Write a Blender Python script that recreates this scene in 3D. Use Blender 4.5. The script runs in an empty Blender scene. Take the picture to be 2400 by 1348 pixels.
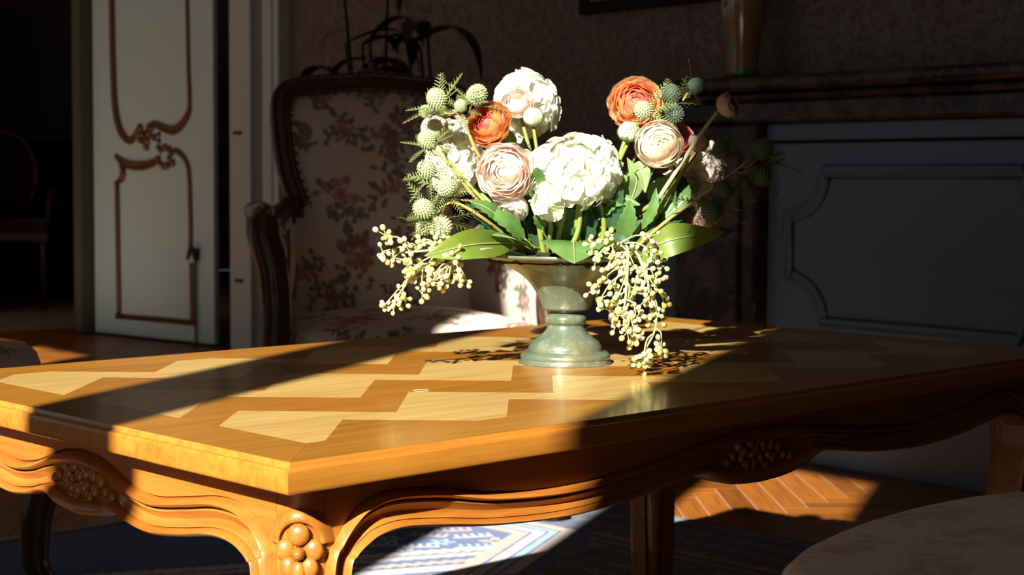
import bpy, bmesh, math, random
import numpy as np
from mathutils import Vector, Matrix, Quaternion

random.seed(7); rng = np.random.default_rng(7)
S = bpy.context.scene
COL = S.collection
PI = math.pi

# ------------------------------------------------------------------ camera
CAMZ = 0.72
FPX, PITCH, ROLL = 3808.5, 0.0655, 0.0067
_f = Vector((0, math.cos(PITCH), -math.sin(PITCH)))
_r0 = Vector((1, 0, 0)); _u0 = Vector((0, math.sin(PITCH), math.cos(PITCH)))
_r = _r0*math.cos(ROLL) + _u0*math.sin(ROLL)
_u = -_r0*math.sin(ROLL) + _u0*math.cos(ROLL)
cam = bpy.data.cameras.new('camera'); camo = bpy.data.objects.new('camera', cam); COL.objects.link(camo)
cam.sensor_width = 36; cam.lens = FPX/2400*36; cam.clip_start = .05; cam.clip_end = 60
camo.matrix_world = Matrix(((_r.x, _u.x, -_f.x, 0), (_r.y, _u.y, -_f.y, 0), (_r.z, _u.z, -_f.z, CAMZ), (0, 0, 0, 1)))
cam.dof.use_dof = True; cam.dof.focus_distance = 1.64; cam.dof.aperture_fstop = 12.0
S.camera = camo

# ------------------------------------------------------------------ light
SUN_AZ, SUN_EL = math.radians(19.0), math.radians(29.0)
w = bpy.data.worlds.new('sky'); S.world = w; w.use_nodes = True
bg = w.node_tree.nodes['Background']; bg.inputs[0].default_value = (.80, .90, 1.0, 1); bg.inputs[1].default_value = 0.42
sl = bpy.data.lights.new('sun', 'SUN'); sl.energy = 11.0; sl.angle = math.radians(.55); sl.color = (1.0, .95, .86)
so = bpy.data.objects.new('sun', sl); COL.objects.link(so)
sd = Vector((math.sin(SUN_AZ)*math.cos(SUN_EL), math.cos(SUN_AZ)*math.cos(SUN_EL), -math.sin(SUN_EL)))
so.rotation_euler = sd.to_track_quat('-Z', 'Y').to_euler(); so.location = (-2, -4, 4)
S.view_settings.view_transform = 'Standard'; S.view_settings.look = 'None'
S.view_settings.exposure = 0.38; S.view_settings.gamma = 1.0; S.view_settings.use_curve_mapping = False

# room axes: D runs along the fireplace wall (left and away), N points from the window wall to the fireplace wall
RA = math.radians(41)
D = Vector((-math.sin(RA), math.cos(RA), 0)); N = Vector((math.cos(RA), math.sin(RA), 0))
ROOMQ = math.atan2(D.y, D.x)            # rotation that maps local +x to D ; local +y = -N
NW, NF = -1.0, 3.42                     # window wall and fireplace wall
CEIL = 3.15
def RM(s, n, z=0): return D*s + N*n + Vector((0, 0, z))

# ------------------------------------------------------------------ helpers
def ray(px, py):
    x = (px-1200)/FPX; y = -(py-674)/FPX
    return _f + _r*x + _u*y
def P(px, py, Y):                       # the point of the scene at depth Y that the photograph shows at a pixel
    d = ray(px, py); return Vector((0, 0, CAMZ)) + d*(Y/d.y)
def onplane(px, py, p0, nrm):
    d = ray(px, py); o = Vector((0, 0, CAMZ)); return o + d*((p0-o).dot(nrm)/d.dot(nrm))

def mesh(name, V, F, mat=None, smooth=True, col=None, uv=None):
    me = bpy.data.meshes.new(name); me.from_pydata([tuple(v) for v in V], [], F); me.update()
    if smooth: me.polygons.foreach_set('use_smooth', [True]*len(me.polygons))
    if mat is not None:
        me.materials.append(mat)
    if col is not None:
        a = me.color_attributes.new('print', 'FLOAT_COLOR', 'POINT')
        c = np.ones((len(V), 4), dtype=np.float32); c[:, :3] = col; a.data.foreach_set('color', c.ravel())
    return me
def obj(name, me, parent=None, M=None, label=None):
    o = bpy.data.objects.new(name, me); COL.objects.link(o)
    if parent is not None: o.parent = parent
    if M is not None: o.matrix_local = M
    if label: o['label'] = label
    return o
def tag(o, label, cat, group=None, kind=None):
    o['label'] = label
    if cat: o['category'] = cat
    if group: o['group'] = group
    if kind: o['kind'] = kind
    return o
def thing(name, label, cat, loc=(0, 0, 0), rz=0, group=None):
    o = bpy.data.objects.new(name, None); COL.objects.link(o); o.location = loc; o.rotation_euler = (0, 0, rz)
    o.empty_display_size = .05
    return tag(o, label, cat, group)
def struct(name, me, label=None, M=None):
    o = obj(name, me, None, M); o['kind'] = 'structure'
    if label: o['label'] = label
    return o
class MB:
    def __init__(s): s.V = []; s.F = []
    def add(s, V, F):
        o = len(s.V); s.V += [Vector(v) for v in V]; s.F += [tuple(i+o for i in f) for f in F]; return s
    def box(s, x0, x1, y0, y1, z0, z1, M=None):
        V = [Vector((x, y, z)) for z in (z0, z1) for y in (y0, y1) for x in (x0, x1)]
        if M is not None: V = [M @ v for v in V]
        return s.add(V, [(0, 2, 3, 1), (4, 5, 7, 6), (0, 1, 5, 4), (2, 6, 7, 3), (0, 4, 6, 2), (1, 3, 7, 5)])
    def tube(s, pts, r, n=8, cap=True): return s.add(*tube(pts, r, n, cap))
    def ball(s, c, r, nu=10, nv=7):
        if not hasattr(r, '__len__'): r = (r, r, r)
        V = [Vector((c[0], c[1], c[2]-r[2]))]; F = []
        for j in range(1, nv):
            t = PI*j/nv - PI/2
            for i in range(nu):
                a = 2*PI*i/nu; V.append(Vector((c[0]+r[0]*math.cos(t)*math.cos(a), c[1]+r[1]*math.cos(t)*math.sin(a), c[2]+r[2]*math.sin(t))))
        V.append(Vector((c[0], c[1], c[2]+r[2]))); L = len(V)-1
        for i in range(nu):
            k = (i+1) % nu
            F.append((0, 1+k, 1+i)); F.append((L, L-nu+i, L-nu+k))
            for j in range(nv-2): F.append((1+j*nu+i, 1+j*nu+k, 1+(j+1)*nu+k, 1+(j+1)*nu+i))
        return s.add(V, F)
    def grid(s, G):                      # G[j][i] -> point
        nj, ni = len(G), len(G[0])
        return s.add([p for row in G for p in row], [(j*ni+i, j*ni+i+1, (j+1)*ni+i+1, (j+1)*ni+i) for j in range(nj-1) for i in range(ni-1)])
    def xf(s, M): s.V = [M @ v for v in s.V]; return s
    def me(s, name, mat, smooth=True, col=None): return mesh(name, s.V, s.F, mat, smooth, col)
def bez(pts, n=16):                      # catmull-rom through points
    p = [Vector(q) for q in pts]
    if len(p) == 2: return [p[0].lerp(p[1], i/n) for i in range(n+1)]
    p = [p[0]*2-p[1]] + p + [p[-1]*2-p[-2]]; out = []
    seg = len(p)-3
    for k in range(seg):
        a, b, c, d = p[k:k+4]; m = max(2, n//seg)
        for i in range(m):
            t = i/m; out.append(.5*((2*b)+(c-a)*t+(2*a-5*b+4*c-d)*t*t+(3*b-a-3*c+d)*t**3))
    out.append(p[-2].copy()); return out
def frames(pts, up=None):
    T = []
    for i in range(len(pts)):
        t = pts[min(i+1, len(pts)-1)]-pts[max(i-1, 0)]
        T.append(t.normalized() if t.length > 1e-9 else Vector((0, 0, 1)))
    out = []; prev = None
    for t in T:
        if up is not None: b = Vector(up)
        else: b = prev if prev is not None else (Vector((0, 0, 1)) if abs(t.z) < .9 else Vector((1, 0, 0)))
        n = (b - t*b.dot(t)); n = n.normalized() if n.length > 1e-6 else t.orthogonal().normalized()
        prev = n; out.append((t, n, t.cross(n)))
    return out
def tube(pts, r, n=8, cap=True):
    pts = [Vector(p) for p in pts]; rr = r if hasattr(r, '__len__') else [r]*len(pts)
    if len(rr) == 2: rr = [rr[0]+(rr[1]-rr[0])*i/(len(pts)-1) for i in range(len(pts))]
    V = []; F = []
    for p, (t, a, b), q in zip(pts, frames(pts), rr):
        for i in range(n):
            an = 2*PI*i/n; V.append(p + a*(q*math.cos(an)) + b*(q*math.sin(an)))
    for j in range(len(pts)-1):
        for i in range(n):
            k = (i+1) % n; F.append((j*n+i, j*n+k, (j+1)*n+k, (j+1)*n+i))
    if cap: F.append(tuple(range(n))[::-1]); F.append(tuple(range((len(pts)-1)*n, len(pts)*n)))
    return V, F
def sweep(pts, prof, up, scale=None, closed=True, cap=True):   # prof: (x along side = t x up, y along up)
    pts = [Vector(p) for p in pts]; V = []; F = []; n = len(prof)
    for j, (p, (t, a, b)) in enumerate(zip(pts, frames(pts, up))):
        sc = scale[j] if scale is not None else 1
        for (x, y) in prof: V.append(p + b*(x*sc) + a*(y*sc))
    m = n if closed else n-1
    for j in range(len(pts)-1):
        for i in range(m):
            k = (i+1) % n; F.append((j*n+i, j*n+k, (j+1)*n+k, (j+1)*n+i))
    if closed and cap: F.append(tuple(range(n))[::-1]); F.append(tuple(range((len(pts)-1)*n, len(pts)*n)))
    return V, F
def lathe(prof, n=48, c=(0, 0)):
    V = []; F = []
    for (r, z) in prof:
        for i in range(n):
            a = 2*PI*i/n; V.append(Vector((c[0]+r*math.cos(a), c[1]+r*math.sin(a), z)))
    for j in range(len(prof)-1):
        for i in range(n):
            k = (i+1) % n; F.append((j*n+i, j*n+k, (j+1)*n+k, (j+1)*n+i))
    return V, F
def smooth_prof(p, m=6):
    return [(q.x, q.y) for q in bez([Vector((a, b, 0)) for a, b in p], m*(len(p)-1))]
def bevel(me, w, seg=2):
    bm = bmesh.new(); bm.from_mesh(me)
    bmesh.ops.bevel(bm, geom=[e for e in bm.edges if e.calc_face_angle(0) > .5], offset=w, segments=seg, affect='EDGES', profile=.5)
    bm.to_mesh(me); bm.free(); return me
def recalc(me):
    bm = bmesh.new(); bm.from_mesh(me); bmesh.ops.recalc_face_normals(bm, faces=bm.faces); bm.to_mesh(me); bm.free(); return me
def sharpen(me, deg=32):
    bm = bmesh.new(); bm.from_mesh(me); c = math.radians(deg)
    for e in bm.edges: e.smooth = e.calc_face_angle(PI) < c
    bm.to_mesh(me); bm.free(); return me
def interp(x, tab):
    return float(np.interp(x, [a for a, b in tab], [b for a, b in tab]))
def sinterp(tab, n=240):                 # smooth resample of a table
    q = bez([Vector((a, b, 0)) for a, b in tab], n); return [(v.x, v.y) for v in q]

# ------------------------------------------------------------------ materials
MATS = {}
def pm(name, col, rough=.5, metal=0.0, spec=.5, coat=0.0, coatr=.1, sheen=0.0):
    m = bpy.data.materials.new(name); m.use_nodes = True
    b = m.node_tree.nodes['Principled BSDF']
    b.inputs['Base Color'].default_value = (*col, 1); b.inputs['Roughness'].default_value = rough
    b.inputs['Metallic'].default_value = metal; b.inputs['Specular IOR Level'].default_value = spec
    b.inputs['Coat Weight'].default_value = coat; b.inputs['Coat Roughness'].default_value = coatr
    b.inputs['Sheen Weight'].default_value = sheen
    MATS[name] = m; return m
def nd(m, t, **kw):
    n = m.node_tree.nodes.new(t)
    for k, v in kw.items():
        if k in n.inputs: n.inputs[k].default_value = v
        else: setattr(n, k, v)
    return n
def lk(m, a, b): m.node_tree.links.new(a, b)
def ramp(m, fac, stops):
    r = nd(m, 'ShaderNodeValToRGB'); e = r.color_ramp.elements
    while len(e) < len(stops): e.new(.5)
    for el, (p, c) in zip(e, stops): el.position = p; el.color = (*c, 1)
    lk(m, fac, r.inputs[0]); return r.outputs[0]
def coords(m, scale=(1, 1, 1), rot=(0, 0, 0), kind='Object'):
    t = nd(m, 'ShaderNodeTexCoord'); mp = nd(m, 'ShaderNodeMapping')
    mp.inputs['Scale'].default_value = scale; mp.inputs['Rotation'].default_value = rot
    lk(m, t.outputs[kind], mp.inputs[0]); return mp.outputs[0]
def bump(m, h, strength=.2, dist=.002):
    b = nd(m, 'ShaderNodeBump'); b.inputs['Strength'].default_value = strength; b.inputs['Distance'].default_value = dist
    lk(m, h, b.inputs['Height']); lk(m, b.outputs[0], m.node_tree.nodes['Principled BSDF'].inputs['Normal'])
def bsdf(m): return m.node_tree.nodes['Principled BSDF']
def mixc(m, fac, a, b, mode='MIX'):
    n = nd(m, 'ShaderNodeMix', data_type='RGBA', blend_type=mode)
    for s, v in ((n.inputs['Factor'], fac), (n.inputs['A'], a), (n.inputs['B'], b)):
        if isinstance(v, (int, float)): s.default_value = v
        elif isinstance(v, tuple): s.default_value = (*v, 1)
        else: lk(m, v, s)
    return n.outputs['Result']
def wood(name, c1, c2, rot=0, rough=.3, coat=.3, grain=1.0, c3=None, perobj=.0):
    m = pm(name, c1, rough, coat=coat, coatr=.12)
    v = coords(m, (3*grain, 55*grain, 55*grain), (0, 0, rot))
    n1 = nd(m, 'ShaderNodeTexNoise', Scale=1.6, Detail=6.0, Roughness=.62); lk(m, v, n1.inputs['Vector'])
    v2 = coords(m, (1.2*grain, 9*grain, 9*grain), (0, 0, rot))
    n2 = nd(m, 'ShaderNodeTexNoise', Scale=1.3, Detail=3.0, Roughness=.5); lk(m, v2, n2.inputs['Vector'])
    a = ramp(m, n1.outputs['Fac'], [(.34, tuple(x*.85 for x in c2)), (.60, c1)])
    b = ramp(m, n2.outputs['Fac'], [(.3, c3 or tuple(x*.72 for x in c1)), (.65, (1, 1, 1) if False else tuple(min(1, x*1.12) for x in c1))])
    c = mixc(m, .38, a, b)
    if perobj:
        oi = nd(m, 'ShaderNodeObjectInfo'); hs = nd(m, 'ShaderNodeHueSaturation')
        mr = nd(m, 'ShaderNodeMapRange'); mr.inputs[3].default_value = 1-perobj; mr.inputs[4].default_value = 1+perobj*.6
        lk(m, oi.outputs['Random'], mr.inputs[0]); lk(m, mr.outputs[0], hs.inputs['Value']); lk(m, c, hs.inputs['Color']); c = hs.outputs[0]
    lk(m, c, bsdf(m).inputs['Base Color'])
    bump(m, n1.outputs['Fac'], .08, .0006)
    return m
R45 = -PI/4
M_light = wood('light_marquetry_wood', (.67, .44, .145), (.52, .30, .075), rot=PI/4, rough=.30, coat=.30)
M_dark = wood('dark_marquetry_wood', (.43, .175, .020), (.30, .108, .010), rot=-PI/4, rough=.30, coat=.30)
M_bordx = wood('border_wood_long', (.45, .19, .022), (.35, .132, .012), rot=0, rough=.30, coat=.30)
M_bordy = wood('border_wood_short', (.45, .19, .022), (.35, .132, .012), rot=PI/2, rough=.30, coat=.30)
M_edgex = wood('edge_wood_long', (.52, .21, .026), (.38, .12, .013), rot=0, rough=.34, coat=.25)
M_apron = wood('carved_beech', (.46, .165, .022), (.30, .085, .010), rot=0, rough=.38, coat=.18)
M_chairwood = wood('dark_walnut', (.085, .030, .012), (.04, .013, .006), rot=0, rough=.35, coat=.2)
M_parq = wood('parquet_oak', (.36, .118, .014), (.23, .062, .007), rot=0, rough=.42, coat=.08, perobj=.35)
M_parq2 = wood('parquet_oak_far', (.36, .118, .014), (.23, .062, .007), rot=PI/2, rough=.42, coat=.08)
M_gap = pm('parquet_joint', (.42, .31, .22), .9)
M_frame = pm('black_lacquer', (.006, .005, .005), .6, spec=.2)
M_white = pm('painted_white', (.66, .83, .82), .45)
M_plaster = pm('plaster', (.55, .54, .50), .9)
M_jamb = pm('pale_grey_paint', (.60, .68, .66), .45)
M_olive = pm('ochre_jamb_paint', (.095, .095, .06), .5)
M_gold = pm('aged_gilding', (.21, .082, .026), .36, metal=.55)
M_iron = pm('dark_iron', (.05, .055, .06), .45, metal=.6)
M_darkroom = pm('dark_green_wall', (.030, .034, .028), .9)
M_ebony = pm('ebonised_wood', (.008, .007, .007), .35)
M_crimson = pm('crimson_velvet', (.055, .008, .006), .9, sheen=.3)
M_greyblue = pm('grey_blue_paint', (.10, .15, .215), .40)
M_brass = pm('brass_nail', (.18, .11, .04), .35, metal=.8)
M_soil = pm('dark_moss', (.012, .014, .006), 1)
M_print = pm('printed_linen', (.7, .6, .5), .88, sheen=.15)
_a = nd(M_print, 'ShaderNodeAttribute', attribute_name='print')
_n = nd(M_print, 'ShaderNodeTexNoise', Scale=900.0, Detail=2.0); lk(M_print, coords(M_print), _n.inputs['Vector'])
lk(M_print, mixc(M_print, .18, _a.outputs['Color'], ramp(M_print, _n.outputs['Fac'], [(.3, (.35, .32, .28)), (.7, (1, 1, 1))]), 'MULTIPLY'), bsdf(M_print).inputs['Base Color'])
bump(M_print, _n.outputs['Fac'], .15, .0006)
M_rug = pm('rug_wool', (.3, .3, .3), .95, sheen=.2)
_a = nd(M_rug, 'ShaderNodeAttribute', attribute_name='print'); lk(M_rug, _a.outputs['Color'], bsdf(M_rug).inputs['Base Color'])
_n = nd(M_rug, 'ShaderNodeTexNoise', Scale=350.0, Detail=2.0); lk(M_rug, coords(M_rug), _n.inputs['Vector']); bump(M_rug, _n.outputs['Fac'], .4, .003)
# wallpaper : faded red damask on taupe
M_wall = pm('damask_wallpaper', (.2, .15, .13), .85)
def _wall():
    m = M_wall
    v = coords(m, (1, 1, 1))
    wv = nd(m, 'ShaderNodeTexNoise', Scale=3.0, Detail=2.0); lk(m, v, wv.inputs['Vector'])
    vv = mixc(m, .12, v, wv.outputs['Color'], 'ADD')
    vo = nd(m, 'ShaderNodeTexVoronoi', Scale=5.5, Randomness=.25); lk(m, vv, vo.inputs['Vector'])
    n1 = nd(m, 'ShaderNodeTexNoise', Scale=42.0, Detail=3.0, Roughness=.6, Distortion=1.2); lk(m, vv, n1.inputs['Vector'])
    big = ramp(m, vo.outputs['Distance'], [(.0, (1, 1, 1)), (.36, (.55, .55, .55)), (.44, (.1, .1, .1)), (.52, (.75, .75, .75))])
    fl = ramp(m, n1.outputs['Fac'], [(.44, (0, 0, 0)), (.52, (1, 1, 1))])
    k = mixc(m, .5, fl, big, 'MULTIPLY')
    base = mixc(m, k, (.155, .100, .088), (.222, .190, .168))
    lk(m, base, bsdf(m).inputs['Base Color'])
_wall()
M_marble = pm('red_brown_marble', (.03, .02, .018), .32, spec=.3)
def _marble():
    m = M_marble; v = coords(m)
    n0 = nd(m, 'ShaderNodeTexNoise', Scale=5.0, Detail=5.0, Roughness=.65, Distortion=1.5); lk(m, v, n0.inputs['Vector'])
    vo = nd(m, 'ShaderNodeTexVoronoi', Scale=11.0); vo.feature = 'DISTANCE_TO_EDGE'; lk(m, mixc(m, .3, v, n0.outputs['Color'], 'ADD'), vo.inputs['Vector'])
    a = ramp(m, n0.outputs['Fac'], [(.36, (.008, .007, .007)), (.50, (.022, .011, .010)), (.60, (.095, .055, .048)), (.68, (.012, .009, .008))])
    vein = ramp(m, vo.outputs['Distance'], [(.0, (1, 1, 1)), (.025, (0, 0, 0))])
    lk(m, mixc(m, vein, a, (.13, .10, .09)), bsdf(m).inputs['Base Color'])
_marble()
M_vase = pm('green_bronze_patina', (.20, .24, .15), .30, metal=.15, coat=.15)
def _vase():
    m = M_vase; v = coords(m)
    n = nd(m, 'ShaderNodeTexNoise', Scale=60.0, Detail=6.0, Roughness=.7); lk(m, v, n.inputs['Vector'])
    n2 = nd(m, 'ShaderNodeTexNoise', Scale=13.0, Detail=3.0); lk(m, v, n2.inputs['Vector'])
    a = ramp(m, n2.outputs['Fac'], [(.35, (.090, .120, .075)), (.55, (.130, .155, .105)), (.7, (.135, .130, .055))])
    b = ramp(m, n.outputs['Fac'], [(.52, (0, 0, 0)), (.66, (1, 1, 1))])
    lk(m, mixc(m, mixc(m, .55, (0, 0, 0), b), a, (.27, .29, .18)), bsdf(m).inputs['Base Color'])
    lk(m, ramp(m, n.outputs['Fac'], [(.3, (.24,)*3), (.75, (.42,)*3)]), bsdf(m).inputs['Roughness'])
_vase()
def petal(name, col, col2=None, trans=.35, rough=.6, vein=0, tip=None):
    m = bpy.data.materials.new(name); m.use_nodes = True; b = bsdf(m); b.inputs['Roughness'].default_value = rough
    b.inputs['Specular IOR Level'].default_value = .25
    n = nd(m, 'ShaderNodeTexNoise', Scale=60.0, Detail=3.0); lk(m, coords(m), n.inputs['Vector'])
    c = ramp(m, n.outputs['Fac'], [(.35, col2 or tuple(x*.9 for x in col)), (.65, col)])
    lk(m, c, b.inputs['Base Color'])
    t = nd(m, 'ShaderNodeBsdfTranslucent'); lk(m, c, t.inputs['Color'])
    mx = nd(m, 'ShaderNodeMixShader'); mx.inputs[0].default_value = trans
    out = m.node_tree.nodes['Material Output']
    lk(m, b.outputs[0], mx.inputs[1]); lk(m, t.outputs[0], mx.inputs[2]); lk(m, mx.outputs[0], out.inputs[0])
    return m
M_hyd = petal('hydrangea_white', (.90, .90, .78), (.86, .88, .70))
M_hydp = petal('hydrangea_blush', (.80, .70, .60), (.78, .74, .58))
M_hyde = pm('floret_eye', (.55, .50, .22), .6)
M_or = petal('ranunculus_orange', (.94, .47, .17), (.92, .38, .13), .45)
M_orl = petal('ranunculus_peach', (.95, .68, .42), (.94, .57, .30), .45)
M_orc = petal('ranunculus_red', (.86, .24, .16), (.80, .18, .12))
M_cr = petal('ranunculus_cream', (.93, .86, .70), (.93, .79, .64), .42)
M_crc = petal('ranunculus_cream_heart', (.80, .78, .45), (.84, .62, .50))
M_pk = petal('ranunculus_blush', (.95, .87, .80), (.95, .80, .73), .5)
M_pkc = petal('ranunculus_pale_heart', (.94, .91, .83), (.94, .87, .78), .45)
M_co = petal('ranunculus_coral', (.85, .38, .30), (.78, .30, .24))
M_du = petal('ranunculus_dusty', (.62, .38, .34), (.56, .40, .34))
M_bud = petal('bud_white', (.84, .84, .70), (.78, .82, .60))
M_budg = petal('bud_green', (.42, .52, .24), (.56, .62, .38))
M_stem = pm('stem_green', (.22, .27, .05), .5)
M_stemo = pm('stem_ochre', (.33, .26, .07), .5)
M_stemp = pm('stem_pale', (.38, .42, .20), .55)
def leafm(name, c, c2, trans=.3, rough=.4):
    m = petal(name, c, c2, trans, rough); b = bsdf(m); b.inputs['Specular IOR Level'].default_value = .5
    return m
M_leafb = leafm('broad_leaf', (.20, .28, .035), (.15, .24, .03), .35)
M_leaf = leafm('mid_leaf', (.13, .26, .06), (.09, .20, .045), .3)
M_leafd = leafm('dark_leaf', (.04, .10, .035), (.028, .075, .028), .2)
M_leafl = leafm('pale_leaf', (.30, .42, .17), (.24, .36, .13), .35)
M_this = pm('thistle_head', (.36, .43, .22), .7)
M_thisd = pm('thistle_head_shaded', (.060, .090, .050), .7)  # darkened head colour: the shade on the right-hand sprays is painted in
M_bract = leafm('thistle_bract', (.24, .30, .09), (.18, .25, .07), .25, .6)
M_bractd = leafm('thistle_bract_shaded', (.15, .17, .04), (.12, .14, .03), .25, .6)  # bract green darkened the same way for the shaded sprays
M_ber = [pm('berry_cream', (.60, .57, .25), .45), pm('berry_yellow', (.55, .47, .12), .45), pm('berry_blush', (.62, .45, .26), .45)]
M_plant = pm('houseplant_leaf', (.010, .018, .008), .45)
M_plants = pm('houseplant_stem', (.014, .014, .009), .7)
M_pot = pm('dark_glazed_pot', (.012, .013, .012), .3)

# ================================================================== THE ROOM
def roombox(s0, s1, n0, n1, z0, z1):
    b = MB()
    V = [RM(s, n, z) for z in (z0, z1) for n in (n0, n1) for s in (s0, s1)]
    b.add(V, [(0, 2, 3, 1), (4, 5, 7, 6), (0, 1, 5, 4), (2, 6, 7, 3), (0, 4, 6, 2), (1, 3, 7, 5)]); return b
def rb(name, mat, *boxes):
    b = MB()
    for x in boxes: k = roombox(*x); b.add(k.V, k.F)
    return recalc(b.me(name, mat, False))
SA, SB = -3.0, 11.2                       # ends of the room along D
MAR = Matrix.Identity(4)
W1a, W1m0, W1m1, W1b = -0.092, 0.366, 0.514, 0.815      # window by the table : panes and meeting stiles
W2a, W2m0, W2m1, W2b = 3.76, 4.24, 4.36, 4.84
W3a, W3m0, W3m1, W3b = 6.30, 6.84, 6.96, 7.50  # unseen third window, added to throw more skylight on the door
HEAD, SILL = 2.70, 0.22
wt = .05
struct('wall_window', rb('wall_window', M_plaster,
    (SA, W1a-.05, NW-wt, NW, 0, CEIL), (W1b+.05, W2a-.05, NW-wt, NW, 0, CEIL), (W2b+.05, W3a-.05, NW-wt, NW, 0, CEIL), (W3b+.05, SB, NW-wt, NW, 0, CEIL), (W3a-.05, W3b+.05, NW-wt, NW, HEAD+.05, CEIL), (W3a-.05, W3b+.05, NW-wt, NW, 0, SILL-.05),
    (W1a-.05, W1b+.05, NW-wt, NW, HEAD+.05, CEIL), (W2a-.05, W2b+.05, NW-wt, NW, 2.635, CEIL),
    (W1a-.05, W1b+.05, NW-wt, NW, 0, SILL-.05), (W2a-.05, W2b+.05, NW-wt, NW, 0, SILL-.05)), 'plaster wall with two tall windows and an added third facing the fireplace')
HEAD2 = 2.585
for wn, (a, m0, m1, b) in (('window_1', (W1a, W1m0, W1m1, W1b)), ('window_2', (W2a, W2m0, W2m1, W2b)), ('window_3_added', (W3a, W3m0, W3m1, W3b))):
    hd = HEAD2 if wn == 'window_2' else HEAD
    fr = struct(wn, rb('window_frame', M_white, (a-.05, a, NW-.04, NW, SILL-.05, hd+.05), (b, b+.05, NW-.04, NW, SILL-.05, hd+.05),
        (a, b, NW-.04, NW, hd, hd+.05), (a, b, NW-.04, NW, SILL-.05, SILL)), 'tall white casement window')
    obj('meeting_stile', rb('meeting_stile', M_white, (m0, m1, NW-.04, NW, SILL, hd)), fr)
    po = bpy.data.lights.new('sky_portal', 'AREA'); po.shape = 'RECTANGLE'; po.size = b-a; po.size_y = hd-SILL; po.cycles.is_portal = True; po.energy = 0
    p = bpy.data.objects.new('sky_portal', po); COL.objects.link(p); p.location = RM((a+b)/2, NW-.06, (hd+SILL)/2)
    p.rotation_euler = N.to_track_quat('-Z', 'Y').to_euler()
struct('ceiling', rb('ceiling', M_plaster, (SA, SB, NW-.1, 8.6, CEIL, CEIL+.08)))
struct('wall_right', rb('wall_right', M_wall, (SA-.1, SA, NW-.1, NF+.1, 0, CEIL)))
struct('wall_left', rb('wall_left', M_plaster, (SB, SB+.1, NW-.1, 8.7, 0, CEIL)))
# fireplace wall : wallpaper up to the door casing, an open doorway further left
S_CAS0, S_CAS1 = 5.22, 5.62              # casing
S_D0, S_D1 = 5.66, 6.91                  # doorway with the ajar leaf
S_J = 6.99                               # post between the two openings
S_O1 = 8.3
struct('wall_back', rb('wall_back', M_wall, (SA, S_CAS0, NF, NF+.12, 0, CEIL)), 'wall with faded red damask paper behind the armchair')
struct('wall_door', rb('wall_door', M_jamb, (S_CAS1-.02, S_O1, NF, NF+.12, 2.55, CEIL), (S_O1, SB, NF, NF+.12, 0, CEIL)))
tr = struct('trim_1', rb('trim_1', M_jamb, (S_CAS0, S_CAS1, NF, NF+.12, 0, CEIL)), 'pale grey moulded door casing beside the wallpaper')
for (a, b, dn) in ((5.22, 5.255, .055), (5.255, 5.285, .035), (5.285, 5.33, .045), (5.335, 5.372, .03), (5.462, 5.615, .028)):
    obj('casing_strip', bevel(rb('casing_strip', M_jamb, (a, b, NF-dn, NF+.01, .0, 2.9)), .004), tr)
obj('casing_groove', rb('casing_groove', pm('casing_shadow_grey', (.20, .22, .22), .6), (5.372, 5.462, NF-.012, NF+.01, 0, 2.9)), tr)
for px, py in ((548, 312), (552, 657)):
    q = onplane(px, py, RM(0, NF-.03), N)
    k = MB().tube([q, q + D*-.055], .007, 8); obj('strike_hook', k.me('strike_hook', M_iron), tr)
struct('trim_2', bevel(rb('trim_2', M_olive, (S_D1, S_J, NF-.03, NF+.12, 0, 2.55)), .008), 'narrow ochre post between the two door openings')
struct('baseboard_back', bevel(rb('baseboard_back', M_greyblue, (SA, S_CAS0, NF-.02, NF, 0, .62), (SA, S_CAS0, NF-.035, NF, .60, .66)), .006), 'grey blue dado at the foot of the papered wall')
# next room
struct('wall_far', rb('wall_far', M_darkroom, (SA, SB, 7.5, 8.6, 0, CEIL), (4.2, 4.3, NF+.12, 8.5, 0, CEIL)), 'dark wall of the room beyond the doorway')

# ---- the door leaf, ajar into the next room
hinge = RM(S_D1-.01, NF+.03)
ang = math.radians(9)
ld = (-D*math.cos(ang) + N*math.sin(ang)).normalized()          # from hinge to free edge
ln = Vector((ld.y, -ld.x, 0)); ln = ln if ln.dot(N) < 0 else -ln  # facing the room
LW = (onplane(501, 500, hinge, ln)-hinge).dot(ld)
Md = Matrix(((ld.x, ln.x, 0, hinge.x), (ld.y, ln.y, 0, hinge.y), (0, 0, 1, 0), (0, 0, 0, 1)))   # x along leaf, y outwards, z up
door = struct('door_1', bevel(MB().box(0, LW, -.028, 0, .012, 2.53).me('door_leaf', M_white, False), .004), 'pale panelled door with gilded rocaille mouldings standing ajar', Md)
iMd = Md.inverted()
def dp(px, py):
    q = iMd @ onplane(px, py, hinge, ln); return Vector((q.x, 0, q.z))
GP = [(-.014, 0), (-.012, .010), (-.006, .012), (-.003, .008), (.002, .008), (.006, .013), (.011, .012), (.014, 0)]
def gild(name, pts, n=40, sc=None):
    p = bez([dp(*q) for q in pts], n)
    s_ = None if sc is None else [float(np.interp(i/(len(p)-1), np.linspace(0, 1, len(sc)), sc)) for i in range(len(p))]
    obj(name, recalc(mesh(name, *sweep(p, GP, (0, 1, 0), s_), M_gold)), door)
gild('gilt_moulding', [(262, -260), (264, 0), (267, 150), (272, 250), (284, 305), (304, 330), (318, 318), (324, 302)], 60, [1.2, 1.2, 1.3, 1.2, .7])
gild('gilt_moulding', [(437, -260), (440, 0), (443, 150), (446, 240), (442, 268), (425, 295), (405, 306), (385, 300), (362, 291), (345, 298)], 70, [.7, .7, .8, 1.2, 1.5, 1.2, .8])
gild('gilt_moulding', [(271, 364), (290, 380), (310, 388), (340, 388), (366, 378), (376, 366)], 40, [.7, 1.3, 1.5, 1.5, 1.2, .6])
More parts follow.
